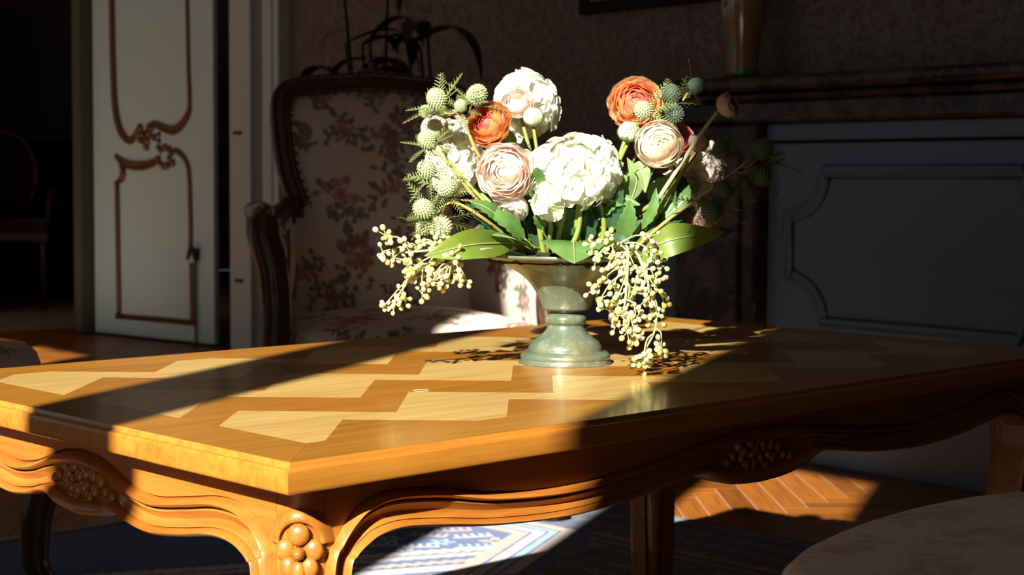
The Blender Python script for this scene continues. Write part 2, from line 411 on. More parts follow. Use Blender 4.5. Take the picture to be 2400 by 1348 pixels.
gild('gilt_moulding', [(284, 382), (290, 400), (287, 418), (275, 427)], 20, [.8, 1.2, 1.2, .6])
gild('gilt_moulding', [(276, 424), (278, 560), (281, 741)], 20, [1.0, 1.0])
gild('gilt_moulding', [(274, 741), (360, 748), (458, 757)], 20, [.95, .95])
gild('gilt_moulding', [(452, 757), (451, 700), (450, 616)], 16, [.8, .8])
gild('gilt_moulding', [(449, 598), (448, 500), (445, 410), (438, 378), (420, 356), (408, 354), (398, 362)], 50, [.8, .8, .8, .9, 1.0, .6])
for bits in ([(330, 300, 9), (335, 316, 8), (349, 312, 10), (356, 300, 8), (343, 330, 12), (345, 344, 8), (330, 328, 7), (362, 322, 7), (374, 315, 5), (374, 330, 5), (373, 345, 6)],
             [(378, 352, 6), (388, 346, 8), (398, 350, 7), (403, 360, 6), (372, 372, 6), (377, 382, 6), (385, 390, 7), (393, 388, 8), (406, 382, 8), (398, 370, 5)]):
    b = MB()
    for (x, y, r) in bits:
        q = dp(x, y); rr = r*8.6/FPX; b.ball((q.x, .004, q.z), (rr, .014, rr), 10, 7)
    obj('gilt_rocaille', b.me('gilt_rocaille', M_gold), door)
b = MB(); q = dp(463, 600); b.tube([(q.x, .012, q.z-1.0), (q.x, .012, q.z)], .005, 8); b.box(q.x-.012, q.x+.012, 0, .012, q.z-.02, q.z+.03)
obj('bolt_rod', b.me('bolt_rod', M_iron), door)
b = MB(); q = dp(463, 592); b.tube(bez([(q.x-.03, .03, q.z-.03), (q.x, .035, q.z+.03), (q.x+.02, .03, q.z-.03)], 12), [.008]*13, 8)
obj('bolt_handle', b.me('bolt_handle', M_iron), door)

# ---- floor : herringbone oak laid at 45 degrees to the walls
fl = struct('floor', rb('floor', M_gap, (SA, SB, NW-.1, 8.6, -.05, -.0012)), 'herringbone oak parquet floor')
PW, PN = .058, 6
PL = PW*PN
gx = .0012
def plank(L_, W_): return bevel(MB().box(gx/2, L_-gx/2, gx/2, W_-gx/2, -.012, 0).me('plank', M_parq, False), .0012, 1)
pk_h = MB().box(gx, PL-gx, gx, PW-gx, -.012, 0).me('plank', M_parq, False)
cand = []
ca, sa_ = math.cos(math.radians(1.5)), math.sin(math.radians(1.5))
for k in range(-160, 190):
    for m in range(-14, 15):
        for kind in (0, 1):
            x = (k + 2*PN*m + (PN if kind else 0))*PW; y = (k - (PN-1 if kind else 0))*PW
            cx, cy = (x+PL/2, y+PW/2) if not kind else (x+PW/2, y+PL/2)
            c = Vector((cx*ca-cy*sa_, cx*sa_+cy*ca, 0)) + Vector((.0, .012, 0)); s, n = c.dot(D), c.dot(N)
            if SA+.2 < s < SB-.2 and NW+.1 < n < 8.3 and not (n > NF-.03 and s < 5.1) and not (n > NF+.3 and s < 4.6):
                cand.append((min((c-Vector((.72, 3.72, 0))).length, (c-Vector((-1.75, 6.45, 0))).length*1.6), kind, c))
cand.sort(key=lambda t: t[0])
for d_, kind, c in cand[:280]:
    M = Matrix.Translation(c) @ Matrix.Rotation(math.radians(1.5)+(PI/2 if kind else 0), 4, 'Z') @ Matrix.Translation((-PL/2, -PW/2, random.uniform(-.0004, .0004)))
    obj('plank', pk_h, fl, M)
b = MB()
for d_, kind, c in cand[280:]:
    b.box(-PL/2+gx, PL/2-gx, -PW/2+gx, PW/2-gx, -.012, 0, Matrix.Translation(c) @ Matrix.Rotation(math.radians(1.5)+(PI/2 if kind else 0), 4, 'Z'))
o = obj('plank_field', b.me('plank_field', M_parq2, False), fl); o['kind'] = 'stuff'

# ================================================================== COFFEE TABLE
TYAW = .771; TA = Vector((-.1759, 1.282, 0)); LA, LB, TH = 1.298, .748, .495
ta = Vector((math.cos(TYAW), math.sin(TYAW), 0)); tb = Vector((-math.sin(TYAW), math.cos(TYAW), 0))
tc = TA + ta*(LA/2) + tb*(LB/2)
table = thing('coffee_table', 'low carved wooden coffee table with light and dark marquetry top', 'table', tc, TYAW)
HA, HB = LA/2, LB/2
obj('top_core', bevel(MB().box(-HA+.003, HA-.003, -HB+.003, HB-.003, .4705, .4928).me('top_core', M_bordx, False), .001), table)
def prism(name, polys, z0, z1, mat, parent, ins=.00012):
    b = MB()
    for poly in polys:
        n = len(poly); cx = sum(p[0] for p in poly)/n; cy = sum(p[1] for p in poly)/n
        q = [(p[0]+(cx-p[0])*ins/ max(1e-6, math.hypot(cx-p[0], cy-p[1])), p[1]+(cy-p[1])*ins/max(1e-6, math.hypot(cx-p[0], cy-p[1]))) for p in poly]
        V = [(x, y, z0) for x, y in q] + [(x, y, z1) for x, y in q]
        b.add(V, [tuple(range(n))[::-1], tuple(range(n, 2*n))] + [(i, (i+1) % n, n+(i+1) % n, n+i) for i in range(n)])
    return obj(name, recalc(b.me(name, mat, False)), parent)
FB = .068
x0, x1, y0, y1 = -HA, HA, -HB, HB
for poly, mt in (([(x0, y0), (x1, y0), (x1-FB, y0+FB), (x0+FB, y0+FB)], M_bordx), ([(x1, y1), (x0, y1), (x0+FB, y1-FB), (x1-FB, y1-FB)], M_bordx),
                 ([(x0, y1), (x0, y0), (x0+FB, y0+FB), (x0+FB, y1-FB)], M_bordy), ([(x1, y0), (x1, y1), (x1-FB, y1-FB), (x1-FB, y0+FB)], M_bordy)):
    prism('border_board', [poly], .4918, TH, mt, table)
def clip(poly, fx0, fx1, fy0, fy1):
    for ax, lim, sg in ((0, fx0, 1), (0, fx1, -1), (1, fy0, 1), (1, fy1, -1)):
        out = []
        for i in range(len(poly)):
            a, c = poly[i-1], poly[i]; da_, dc_ = sg*(a[ax]-lim), sg*(c[ax]-lim)
            if (da_ >= 0) != (dc_ >= 0):
                t = da_/(da_-dc_); out.append((a[0]+(c[0]-a[0])*t, a[1]+(c[1]-a[1])*t))
            if dc_ >= 0: out.append(c)
        poly = out
        if len(poly) < 3: return None
    ar = abs(sum(poly[i-1][0]*poly[i][1]-poly[i][0]*poly[i-1][1] for i in range(len(poly))))/2
    return poly if ar > 1e-5 else None
p0_, q0_, st, lw_, lh_ = .0601, .2864, .154, .108, .050
def pq(p, q): return ((p+q)/math.sqrt(2)-HA, (q-p)/math.sqrt(2)-HB)
def rect(pa, pb, qa, qb): return clip([pq(pa, qa), pq(pb, qa), pq(pb, qb), pq(pa, qb)], x0+FB, x1-FB, y0+FB, y1-FB)
for k in range(-3, 6):
    for n in range(-6, 14):
        pn, qn = p0_+n*st-k*st, q0_+n*st+k*st
        L_ = [r for r in (rect(pn-st, pn+lw_, qn-lh_, qn), rect(pn, pn+lw_, qn, qn+st-lh_)) if r]
        if L_: prism('light_inlay', L_, .4918, TH+.00005, M_light, table)
        L_ = [r for r in (rect(pn-2*st+lw_, pn, qn, qn+st-lh_), rect(pn-st+lw_, pn, qn+st-lh_, qn+st)) if r]
        if L_: prism('dark_inlay', L_, .4918, TH, M_dark, table)
rq = onplane(987, 915, Vector((0, 0, TH)), Vector((0, 0, 1))) - tc; rq = Vector((rq.dot(ta), rq.dot(tb), 0))
obj('ring_mark', mesh('ring_mark', *lathe([(.0072, TH-.0004), (.0072, TH+.00012), (.0082, TH+.00012), (.0082, TH-.0004)], 32, (rq.x, rq.y)), pm('water_mark', (.75, .68, .58), .6)), table)
# moulded edge, one length per side with mitred ends
EP = [(-.001, TH), (.0004, TH-.0004), (.0008, TH-.0012), (.0010, TH-.0042), (.0022, TH-.0050), (.0046, TH-.0048), (.0066, TH-.0052), (.0074, TH-.0062), (.0076, TH-.0080), (.0076, TH-.0215), (.0066, TH-.0240), (.0040, TH-.0255), (-.060, TH-.0255)]
M_edgey = wood('edge_wood_short', (.52, .21, .026), (.38, .12, .013), rot=PI/2, rough=.34, coat=.25)
def edge(ca_, cb_, out, mat):
    b = MB(); t = (Vector(cb_)-Vector(ca_)).normalized(); o_ = Vector(out); nn = 24
    b.grid([[Vector((*ca_, 0)).lerp(Vector((*cb_, 0)), j/nn) + Vector((t.x, t.y, 0))*(d_*(2*j/nn-1)) + Vector((o_.x, o_.y, 0))*d_ + Vector((0, 0, z)) for d_, z in EP] for j in range(nn+1)])
    obj('edge_moulding', sharpen(recalc(b.me('edge_moulding', mat)), 25), table)
edge((x0, y0), (x1, y0), (0, -1), M_edgex); edge((x1, y1), (x0, y1), (0, 1), M_edgex)
edge((x0, y1), (x0, y0), (-1, 0), M_edgey); edge((x1, y0), (x1, y1), (1, 0), M_edgey)
# aprons with a serpentine moulded band that runs down into the legs
INS = .028
def cab(z): return interp(z, [(0, -.004), (.02, -.012), (.06, -.026), (.12, -.032), (.20, -.024), (.30, -.008), (.37, .002), (.42, .001), (.45, 0), (.5, 0)])
LONG = [((.046, .05), (.066, .05)), ((.049, .13), (.069, .13)), ((.050, .22), (.072, .22)), ((.053, .34), (.077, .34)), ((.057, .401), (.080, .392)), ((.066, .418), (.086, .402)), ((.080, .435), (.097, .409)), ((.097, .447), (.113, .415)),
        ((.125, .453), (.140, .417)), ((.18, .449), (.185, .412)), ((.25, .436), (.25, .404)), ((.34, .430), (.34, .399)), ((.43, .434), (.43, .403)), ((.51, .443), (.51, .413)),
        ((.555, .449), (.545, .4155)), ((.59, .453), (.567, .407)), ((.62, .456), (.605, .397)), ((.649, .457), (.649, .394))]
SHORT = [((.046, .05), (.066, .05)), ((.049, .13), (.069, .13)), ((.050, .22), (.072, .22)), ((.053, .34), (.077, .34)), ((.057, .401), (.083, .390)), ((.064, .416), (.088, .396)), ((.075, .428), (.096, .401)), ((.088, .437), (.110, .406)),
         ((.110, .4435), (.130, .408)), ((.145, .444), (.155, .406)), ((.19, .437), (.195, .399)), ((.24, .430), (.24, .394)), ((.275, .433), (.275, .397)),
         ((.305, .442), (.300, .403)), ((.325, .449), (.316, .403)), ((.345, .454), (.335, .396)), ((.374, .457), (.374, .391))]
PR = [(0, 0), (.03, -.0022), (.07, .0015), (.12, .0050), (.18, .0062), (.24, .0045), (.28, .0002), (.30, -.0008), (.32, .0018), (.36, .0022), (.44, .0005), (.55, -.0012), (.65, -.0006), (.72, .0018), (.745, .0022), (.755, -.0006), (.78, .0025), (.82, .0055), (.88, .0068), (.94, .0055), (.98, .002), (1.0, -.002), (1.0, -.022)]
PR = [(v, d*1.55 if d > -.02 else d) for v, d in PR]
def apron(keys, length):
    U = bez([Vector((u[0], 0, u[1])) for u, l in keys], 16*(len(keys)-1)); L_ = bez([Vector((l[0], 0, l[1])) for u, l in keys], 16*(len(keys)-1))
    full = list(zip(U, L_)); mir = [(Vector((length-u.x, 0, u.z)), Vector((length-l.x, 0, l.z))) for u, l in reversed(full[:-1])]
    full = full + mir
    band = []; panel = []
    for i, (u, l) in enumerate(full):
        cen = max(0, 1-abs(u.x-length/2)/(.09 if length > 1 else .075)); fl_ = min(1, cen*3)
        row = []
        for v, d_ in PR:
            if .30 < v < .78: d_ = d_*(1-fl_) - .0030*fl_
            p = u.lerp(l, v); o_ = cab(p.z); s_ = p.x + (-o_ if p.x < length/2 else o_)
            row.append(Vector((s_, INS-o_-d_ if d_ > -.02 else INS-o_+.022, p.z)))
        band.append(row)
    # flat panel between the band and the underside of the top
    for i, (u, l) in enumerate(full):
        if u.z > .40 and .055 < u.x < length-.055: panel.append([Vector((u.x, INS-cab(u.z), u.z)), Vector((u.x, INS, (u.z+.4695)/2)), Vector((u.x, INS, .4695))])
    pb = MB(); pb.grid(panel); bb = MB(); bb.grid(band)
    return sharpen(recalc(bb.me('apron_band', M_apron)), 38), recalc(pb.me('apron_panel', M_apron))
al, ap_l = apron(LONG, LA); as_, ap_s = apron(SHORT, LB)
def carved(length):
    b = MB(); c = length/2; y = INS+.0015
    def fl_(x, z, r, n, rot, lean=1.0):
        for i in range(n):
            t = rot+2*PI*i/n; b.ball((c+x+math.cos(t)*r*.95, y, z+math.sin(t)*r*1.05), (r*.52, .0065, r*.66), 10, 7)
        b.ball((c+x, y-.002, z), (r*.36, .0065, r*.40), 8, 6)
    fl_(-.017, .4265, .0115, 5, .3); fl_(.012, .4235, .012, 5, .9)
    for x, z, r in ((-.036, .437, .007), (-.032, .423, .006), (.033, .430, .0085), (.043, .420, .0060), (.055, .417, .0065), (-.046, .426, .006), (-.056, .421, .0055), (-.004, .441, .006), (.020, .441, .0065), (-.012, .408, .0055), (.002, .404, .006), (.014, .403, .005), (-.022, .409, .0055)):
        b.ball((c+x, y, z), (r*.72, .006, r), 10, 7)
    return b.me('carved_spray', M_apron)
cvl, cvs = carved(LA), carved(LB)
FACES = ((al, ap_l, cvl, Vector((x0, y0, 0)), 0), (as_, ap_s, cvs, Vector((x1, y0, 0)), PI/2), (al, ap_l, cvl, Vector((x1, y1, 0)), PI), (as_, ap_s, cvs, Vector((x0, y1, 0)), -PI/2))
for band, panel, cv, org, rz in FACES:
    M = Matrix.Translation(org) @ Matrix.Rotation(rz, 4, 'Z')
    a = obj('apron', panel, table, M)
    obj('serpentine_moulding', band, a); obj('carved_spray', cv, a)
# legs
def legmesh():
    rows = []
    for i in range(41):
        z = .0055+.464*(i/40); o_ = cab(z); wf = interp(z, [(0, .62), (.015, .70), (.035, .62), (.07, .50), (.14, .58), (.25, .74), (.36, .92), (.42, 1), (.5, 1)])
        o0 = INS - o_ + (.0005 if z > .38 else 0); w_ = .050*wf; k = .030*wf
        pts = [(o0+w_, o0), (o0+k, o0)]
        for j in range(1, 6):
            t = j/6*PI/2; pts.append((o0+k*.78*(1-math.sin(t))+.004*math.sin(2*t)*0, o0+k*.78*(1-math.cos(t))))
        pts += [(o0, o0+k), (o0, o0+w_), (o0+w_, o0+w_)]
        rows.append([Vector((x, y, z)) for x, y in pts]+[Vector((pts[0][0], pts[0][1], z))])
    b = MB(); b.grid(rows); n = len(rows[0])-1
    b.F.append(tuple(range(n))[::-1]); return recalc(b.me('leg', M_apron))
leg_me = legmesh()
dgn = Vector((-1, -1, 0)).normalized(); dgt = Vector((1, -1, 0)).normalized()
def ret(x):
    x = abs(x); r_ = .0234; return r_-math.sqrt(r_*r_-x*x) if x < .0165 else .00685+(x-.0165)
def knee():
    b = MB(); base = Vector((INS+.0068, INS+.0068, 0))
    def bl(t, z, rt, rn, rz_, dn=0):
        k = MB().ball((0, 0, 0), 1, 14, 9); M = Matrix(((dgt.x*rt, dgn.x*rn, 0, 0), (dgt.y*rt, dgn.y*rn, 0, 0), (0, 0, rz_, 0), (0, 0, 0, 1)))
        c = base + dgt*t + dgn*(cab(z)*1.414 + dn - ret(t)) + Vector((0, 0, z)); b.add([M @ v + c for v in k.V], k.F)
    bl(0, .4268, .0096, .0058, .0096, .0020)
    for s_ in (-1, 1):
        bl(s_*.0118, .4130, .0086, .0050, .0092, .001); bl(s_*.0085, .3985, .0078, .0050, .0092, .001)
    bl(0, .3950, .0062, .0050, .0098, .0015)
    bl(0, .4110, .0056, .0075, .0056, .0035)
    bl(0, .3780, .0060, .0055, .012, .001); bl(-.007, .372, .0045, .004, .012); bl(.007, .372, .0045, .004, .012)
    # hood over the flower
    rows = []
    for j in range(25):
        t = PI*(j/24); ro, ri = .0245, .0160
        pth = []
        for r_, hgt in ((ro+.0015, -.001), (ro, .0030), ((ro+ri)/2, .0046), (ri+.001, .0040), (ri, -.001)):
            x = r_*math.cos(t)*1.05; z = .4180 + r_*math.sin(t)*1.15
            pth.append(base + dgt*x + dgn*(cab(z)*1.414 + hgt + .0008 - ret(x)) + Vector((0, 0, z)))
        rows.append(pth)
    b.grid(rows)
    return recalc(b.me('carved_flower', M_apron))
knee_me = knee()
for org, rz in ((Vector((x0, y0, 0)), 0), (Vector((x1, y0, 0)), PI/2), (Vector((x1, y1, 0)), PI), (Vector((x0, y1, 0)), -PI/2)):
    l = obj('leg', leg_me, table, Matrix.Translation(org) @ Matrix.Rotation(rz, 4, 'Z')); obj('carved_flower', knee_me, l)

# ================================================================== FLOWER URN
VC = P(1325, 850, 2.010); VC.z = TH
def VP(px, py, Y): return P(px, py, Y)
k_ = 2.012/FPX
ybot = 857
prof = [(0, 866-9), (105, 866-9), (107, 860-7), (107, 846-5)]
def vr(px, py): return (px*k_, (ybot-py)*k_*1.0)
foot = [(0, 857), (103, 857), (106, 854), (106, 850), (104, 846), (106, 842), (105, 836), (100, 831), (93, 828), (88, 827), (87, 822), (86, 818), (83, 812), (78, 806), (66, 797), (55, 788), (47, 779), (43, 770), (43, 766), (47, 762), (49, 756), (49, 750), (45, 744), (38, 740), (35, 736), (35, 728), (0, 728)]
bowl = [(0, 732), (40, 732), (52, 731), (56, 727), (58, 719), (66, 700), (76, 682), (88, 666), (104, 651), (126, 637), (152, 624), (178, 614), (197, 608), (202, 605), (203, 601), (201, 599), (197, 601), (192, 606), (170, 614), (140, 626), (115, 640), (90, 660), (60, 690), (0, 700)]
vase = thing('flower_urn', 'green bronze pedestal urn holding the bouquet on the coffee table', 'urn', VC)
fp = smooth_prof([(a*k_, (857-b)*k_) for a, b in foot], 3); obj('foot', recalc(mesh('foot', *lathe(fp, 64), M_vase)), vase)
bp = smooth_prof([(a*k_, (857-b)*k_) for a, b in bowl], 3); obj('bowl', recalc(mesh('bowl', *lathe(bp, 72), M_vase)), vase)
VZ = TH + (857-600)*k_
obj('felt_base', mesh('felt_base', *lathe([(0, .0), (107*k_, .0), (107*k_, .0012), (0, .0012)], 48), pm('grey_felt', (.06, .06, .075), .8)), vase)
b = MB()
for i in range(420):
    a = random.uniform(0, 2*PI); r = 180*k_*math.sqrt(random.random()); z = VZ-TH-.012+.006*random.random()+.012*(1-(r/(190*k_))**2)
    b.ball((r*math.cos(a), r*math.sin(a), z), (random.uniform(.003, .007), random.uniform(.003, .007), random.uniform(.002, .005)), 6, 4)
b.add(*lathe([(0, VZ-TH-.004), (.06, VZ-TH-.007), (175*k_, VZ-TH-.010)], 32))
mo = obj('moss', b.me('moss', M_soil), vase); mo['kind'] = 'stuff'

# ================================================================== RUG
def rugpaint(X, Y, A_, B_):
    col = np.zeros((len(X), 3)); navy = np.array((.012, .060, .215)); pink = np.array((.44, .33, .27)); wht = np.array((.42, .44, .42)); lb = np.array((.22, .36, .44)); dk = np.array((.012, .016, .028)); red = np.array((.10, .022, .018))
    # outer field: small blocky motifs
    cx = np.floor(A_/.011); cy = np.floor(B_/.011); tx = np.abs(((A_/.16) % 1)-.5); ty = np.abs(((B_/.16) % 1)-.5)
    lat = np.floor((tx+ty)*9); h = np.sin(lat*12.9898+np.floor(tx*12)*3.1+np.floor(ty*12)*5.7)*43758.5; h = h-np.floor(h)
    col[:] = dk; col[h > .55] = navy*.6; col[h > .74] = red*.6; col[h > .86] = pink*.35
    eb = np.minimum.reduce([A_+.60, 1.90-A_, B_+.30, 1.915-B_])
    for lo, hi, c in ((0, .02, dk), (.02, .03, pink*.5), (.03, .05, navy*.5), (.25, .262, pink*.45), (.262, .29, red*.7), (.29, .30, pink*.45)):
        col[(eb >= lo) & (eb < hi)] = c
    bz = (eb > .05) & (eb < .25); s_ = (np.floor((A_+B_)/.05)+np.floor((A_-B_)/.05)) % 3; col[bz & (s_ == 0)] = dk; col[bz & (s_ == 1)] = navy*.55; col[bz & (s_ == 2)] = pink*.25
    # medallion whose point lies under the far side of the table
    vx, vy = .039, 3.28
    h1 = (X-vx)*.678+(Y-vy)*.735; h2 = (X-vx)*.947-(Y-vy)*.32; h_ = np.maximum(h1, h2)
    g = (X+.15)*.33-(Y-3.045)*.944
    inm = (h_ < .12) & (g < .16) & (X > -1.0)
    for lo, hi, c in ((-.030, -.0, pink), (0, .006, navy), (.006, .030, wht), (.030, .036, navy), (.036, .052, lb), (.052, .058, navy), (.058, .085, pink), (.085, .12, navy*.6)):
        col[inm & (h_ >= lo) & (h_ < hi)] = c
    saw = np.abs((((X*.944+Y*.33)/.026) % 1)-.5)*.022
    lowz = inm & (h_ < -.03)
    col[lowz] = navy
    for lo, hi, c, q in ((-.062, -.030, wht, 1), (-.030, -.024, dk, .6), (-.024, .004, wht*.95, .6), (.004, .030, navy, 0), (.030, .052, pink, 1), (.052, .060, navy, 0), (.060, .10, wht, 0), (.10, .12, navy, 0), (.12, .16, pink, 0)):
        gg = g + saw*q; col[lowz & (gg >= lo) & (gg < hi)] = c
    field = lowz & (g < -.066)
    def ros(px, py, r, c, n=5, k=.3):
        dx, dy = X-px, (Y-py); rr = np.hypot(dx, dy); th = np.arctan2(dy, dx); col[field & (rr < r*(1-k+k*np.cos(n*th)))] = c; col[field & (rr < r*.25)] = navy
    def comb(px, py, w_, hgt, ang_, c):
        ca_, sa2 = math.cos(ang_), math.sin(ang_); dx = (X-px)*ca_+(Y-py)*sa2; dy = -(X-px)*sa2+(Y-py)*ca_
        col[field & (np.abs(dx) < w_) & (np.abs(dy) < .006)] = c
        col[field & (np.abs(dx) < w_) & (dy > 0) & (dy < hgt) & ((dx/(w_/2.5)) % 1 < .5)] = c
    for i, (px, py, r) in enumerate(((-.03, 3.20, .034), (-.135, 3.185, .030), (-.10, 3.095, .028), (-.20, 3.10, .028), (-.02, 3.12, .020), (-.24, 3.21, .03), (-.3, 3.1, .03), (-.42, 3.1, .035))):
        ros(px, py, r, pink if i % 2 == 0 else lb*1.1, 5 if i % 2 else 4)
    for i, (px, py, a_) in enumerate(((-.075, 3.235, .3), (-.065, 3.145, .2), (-.17, 3.24, -.2), (-.18, 3.14, .1), (-.01, 3.155, .9), (-.12, 3.29, .2), (-.26, 3.15, .2))):
        comb(px, py, .042, .030, a_, (wht, lb, pink)[i % 3])
    return col
ga = np.unique(np.concatenate([np.arange(-.60, 1.0, .010), np.arange(1.0, 1.72, .0030), np.arange(1.72, 1.9001, .008)]))
gb = np.unique(np.concatenate([np.arange(-.30, .90, .012), np.arange(.90, 1.62, .0030), np.arange(1.62, 1.9151, .008)]))
AA, BB = np.meshgrid(ga, gb); AA = AA.ravel(); BB = BB.ravel()
XX = TA.x+AA*ta.x+BB*tb.x; YY = TA.y+AA*ta.y+BB*tb.y
ZZ = .0032 + .0008*np.sin(XX*9)*np.cos(YY*7)
ni = len(ga); nj = len(gb)
idx = np.arange(ni*nj).reshape(nj, ni)
F = np.stack([idx[:-1, :-1], idx[:-1, 1:], idx[1:, 1:], idx[1:, :-1]], -1).reshape(-1, 4).tolist()
rug = obj('rug', mesh('rug', np.stack([XX, YY, ZZ], -1).tolist(), F, M_rug, True, rugpaint(XX, YY, AA, BB)))
tag(rug, 'navy and pink oriental rug with a stepped medallion under the coffee table', 'rug')
b = MB()
for i in range(500):
    t = -.60+2.5*i/500; q = TA+ta*t+tb*1.915; b.tube([q+Vector((0, 0, .006)), q+tb*.025+ta*random.uniform(-.006, .006)+Vector((0, 0, .004)), q+tb*.05+ta*random.uniform(-.012, .012)+Vector((0, 0, .002))], .0016, 4, False)
fr = obj('fringe', b.me('fringe', pm('fringe_wool', (.30, .25, .20), .95)), rug); fr['kind'] = 'stuff'

# ================================================================== PRINTED FABRIC
CREAM = np.array((.66, .55, .46))
def rose_print(U, V, motifs, extra=0, seed=3, soft=0.0):
    r_ = np.random.default_rng(seed)
    col = np.tile(CREAM, (len(U), 1)); n = np.sin(U*140)*np.sin(V*155)*.02; col *= (1+n)[:, None]
    reds = [np.array((.32, .075, .065)), np.array((.40, .14, .12)), np.array((.22, .045, .045)), np.array((.44, .20, .17))]
    grs = [np.array((.085, .085, .035)), np.array((.05, .055, .025)), np.array((.13, .115, .05))]
    def leaf(x, y, a, l, w_, c):
        dx, dy = U-x, V-y; p = dx*math.cos(a)+dy*math.sin(a); q = -dx*math.sin(a)+dy*math.cos(a)
        t = p/l; m = (t > 0) & (t < 1) & (np.abs(q) < w_*np.sin(np.clip(t, 0, 1)*PI)**.8); col[m] = c; col[m & (np.abs(q) < w_*.12)] = c*1.6
    def rose(x, y, r, c):
        dx, dy = U-x, V-y; rr = np.hypot(dx, dy); th = np.arctan2(dy, dx); o_ = r_.uniform(0, 6)
        m = rr < r*(.82+.18*np.cos(5*th+o_)); col[m] = c*(.75+.9*(rr[m]/r)[:, None]); col[m & (np.abs(((rr/r*3+th/6.28+o_) % 1)-.5) < .10)] = c*.45; col[rr < r*.22] = c*.35
    def branch(x, y, a, l, c):
        for i in range(8):
            t = i/7; leaf(x+math.cos(a+t*1.2)*l*t, y+math.sin(a+t*1.2)*l*t, a+t*1.2+(1.0 if i % 2 else -1.0), .020, .006, c)
    for (x, y, s_) in motifs:
        for i in range(int(9)):
            a = r_.uniform(0, 2*PI); d_ = s_*r_.uniform(.35, .75); leaf(x+math.cos(a)*d_, y+math.sin(a)*d_, a+r_.uniform(-.7, .7), s_*r_.uniform(.35, .6), s_*r_.uniform(.10, .17), grs[r_.integers(3)])
        for i in range(3): branch(x, y, r_.uniform(0, 6.28), s_*1.2, grs[r_.integers(3)])
        for i in range(5):
            a = r_.uniform(0, 2*PI); d_ = s_*r_.uniform(.25, .62); rose(x+math.cos(a)*d_, y+math.sin(a)*d_, s_*r_.uniform(.20, .30), reds[r_.integers(4)])
        rose(x, y, s_*.36, reds[r_.integers(4)])
    return col*(1-soft)+CREAM*np.array((1.0, .9, .9))*soft
def auto_motifs(u0, u1, v0, v1, step=.15, s_=.05, seed=5):
    r_ = np.random.default_rng(seed); out = []; j = 0; v = v0
    while v < v1:
        u = u0+(step/2 if j % 2 else 0)
        while u < u1: out.append((u+r_.uniform(-.03, .03), v+r_.uniform(-.03, .03), s_*r_.uniform(.6, 1.15))); u += step
        v += step*.8; j += 1
    return out
def cabriole(h, w_, mat, name='leg'):          # leg whose knee leans towards (+x,+y), top at z=h
    rows = []
    for i in range(25):
        t = i/24; z = h*t; o_ = interp(t, [(0, .010), (.06, .014), (.2, -.012), (.45, -.010), (.75, .012), (.92, .014), (1, .004)]); r_ = w_*interp(t, [(0, .34), (.05, .42), (.12, .26), (.3, .26), (.6, .36), (.85, .50), (1, .52)])
        row = []
        for k in range(13):
            a = 2*PI*k/12; c, s_ = math.cos(a), math.sin(a); e = .6
            row.append(Vector((o_+r_*math.copysign(abs(c)**e, c), o_+r_*math.copysign(abs(s_)**e, s_), z)))
        rows.append(row)
    b = MB(); b.grid(rows); b.F.append(tuple(range(12))[::-1]); return recalc(b.me(name, mat))
def seatmesh(name, w0, w1, dep, z0, z1, crown, motifs, n=80, bow=.03, soft=.12):
    """ cushion: back width w0, front width w1, y from -dep/2 to dep/2 """
    G = []; rowsC = []
    nu = nv = n
    V = []; F = []
    for j in range(nv+1):
        t = j/nv; v = 2*t-1
        for i in range(nu+1):
            u = 2*i/nu-1
            e = 5.0; rr = max(1e-6, (abs(u)**e+abs(v)**e)**(1/e)); k = max(abs(u), abs(v))/rr if rr > 0 else 1
            uu, vv = u*k, v*k
            hw = (w0+(w1-w0)*(vv*.5+.5))/2
            x = uu*hw; y = vv*dep/2 + bow*(1-uu*uu)*max(0, vv)
            m = max(abs(u), abs(v)); ed = min(1, (1-m)/.10); dome = math.sqrt(max(0, 1-(1-ed)**2))
            z = z0 + (z1-z0)*dome + crown*(1-uu*uu)*(1-vv*vv)
            V.append(Vector((x, y, z)))
    for j in range(nv):
        for i in range(nu):
            a = j*(nu+1)+i; F.append((a, a+1, a+nu+2, a+nu+1))
    # skirt
    ring = [i for i in range(nu+1)] + [(nu+1)*j+nu for j in range(1, nv+1)] + [(nu+1)*nv+i for i in range(nu-1, -1, -1)] + [(nu+1)*j for j in range(nv-1, 0, -1)]
    o0 = len(V); V += [V[i]-Vector((0, 0, .05)) for i in ring]; L_ = len(ring)
    for i in range(L_): F.append((ring[i], o0+i, o0+(i+1) % L_, ring[(i+1) % L_]))
    A_ = np.array([tuple(v) for v in V]); col = rose_print(A_[:, 0], A_[:, 1]-(A_[:, 2]-z1)*1.0, motifs, soft=soft)
    return recalc(mesh(name, V, F, M_print, True, col))

# ================================================================== ARMCHAIR BEHIND THE TABLE
def facing(fx, fy): return math.atan2(fy, fx)-PI/2
ch = thing('armchair', 'carved walnut armchair in cream rose-print fabric behind the bouquet', 'armchair', (-.252, 3.56, .0055), facing(.262, -.965))
OUT = [(.198, .585), (.200, .61), (.203, .635), (.207, .662), (.2255, .722), (.2355, .792), (.240, .862), (.2355, .907), (.215, .937), (.175, .952), (.095, .960), (0, .966)]
def ybk(z): return interp(z, [(.38, -.19), (.5, -.205), (.7, -.245), (1.0, -.315)])
def outl(ins):
    pts = []
    for i, (x, z) in enumerate(OUT):
        a = OUT[max(0, i-1)]; c = OUT[min(len(OUT)-1, i+1)]; t = Vector((c[0]-a[0], c[1]-a[1])).normalized()
        if i == len(OUT)-1: t = Vector((-1, 0))
        nx, nz = -t.y, t.x
        pts.append((x+nx*ins, z+nz*ins))
    return pts
def fullpath(ins, n=90):
    h_ = outl(ins); allp = h_ + [(-x, z) for x, z in reversed(h_[:-1])]
    return bez([Vector((x, ybk(z), z)) for x, z in allp], n)
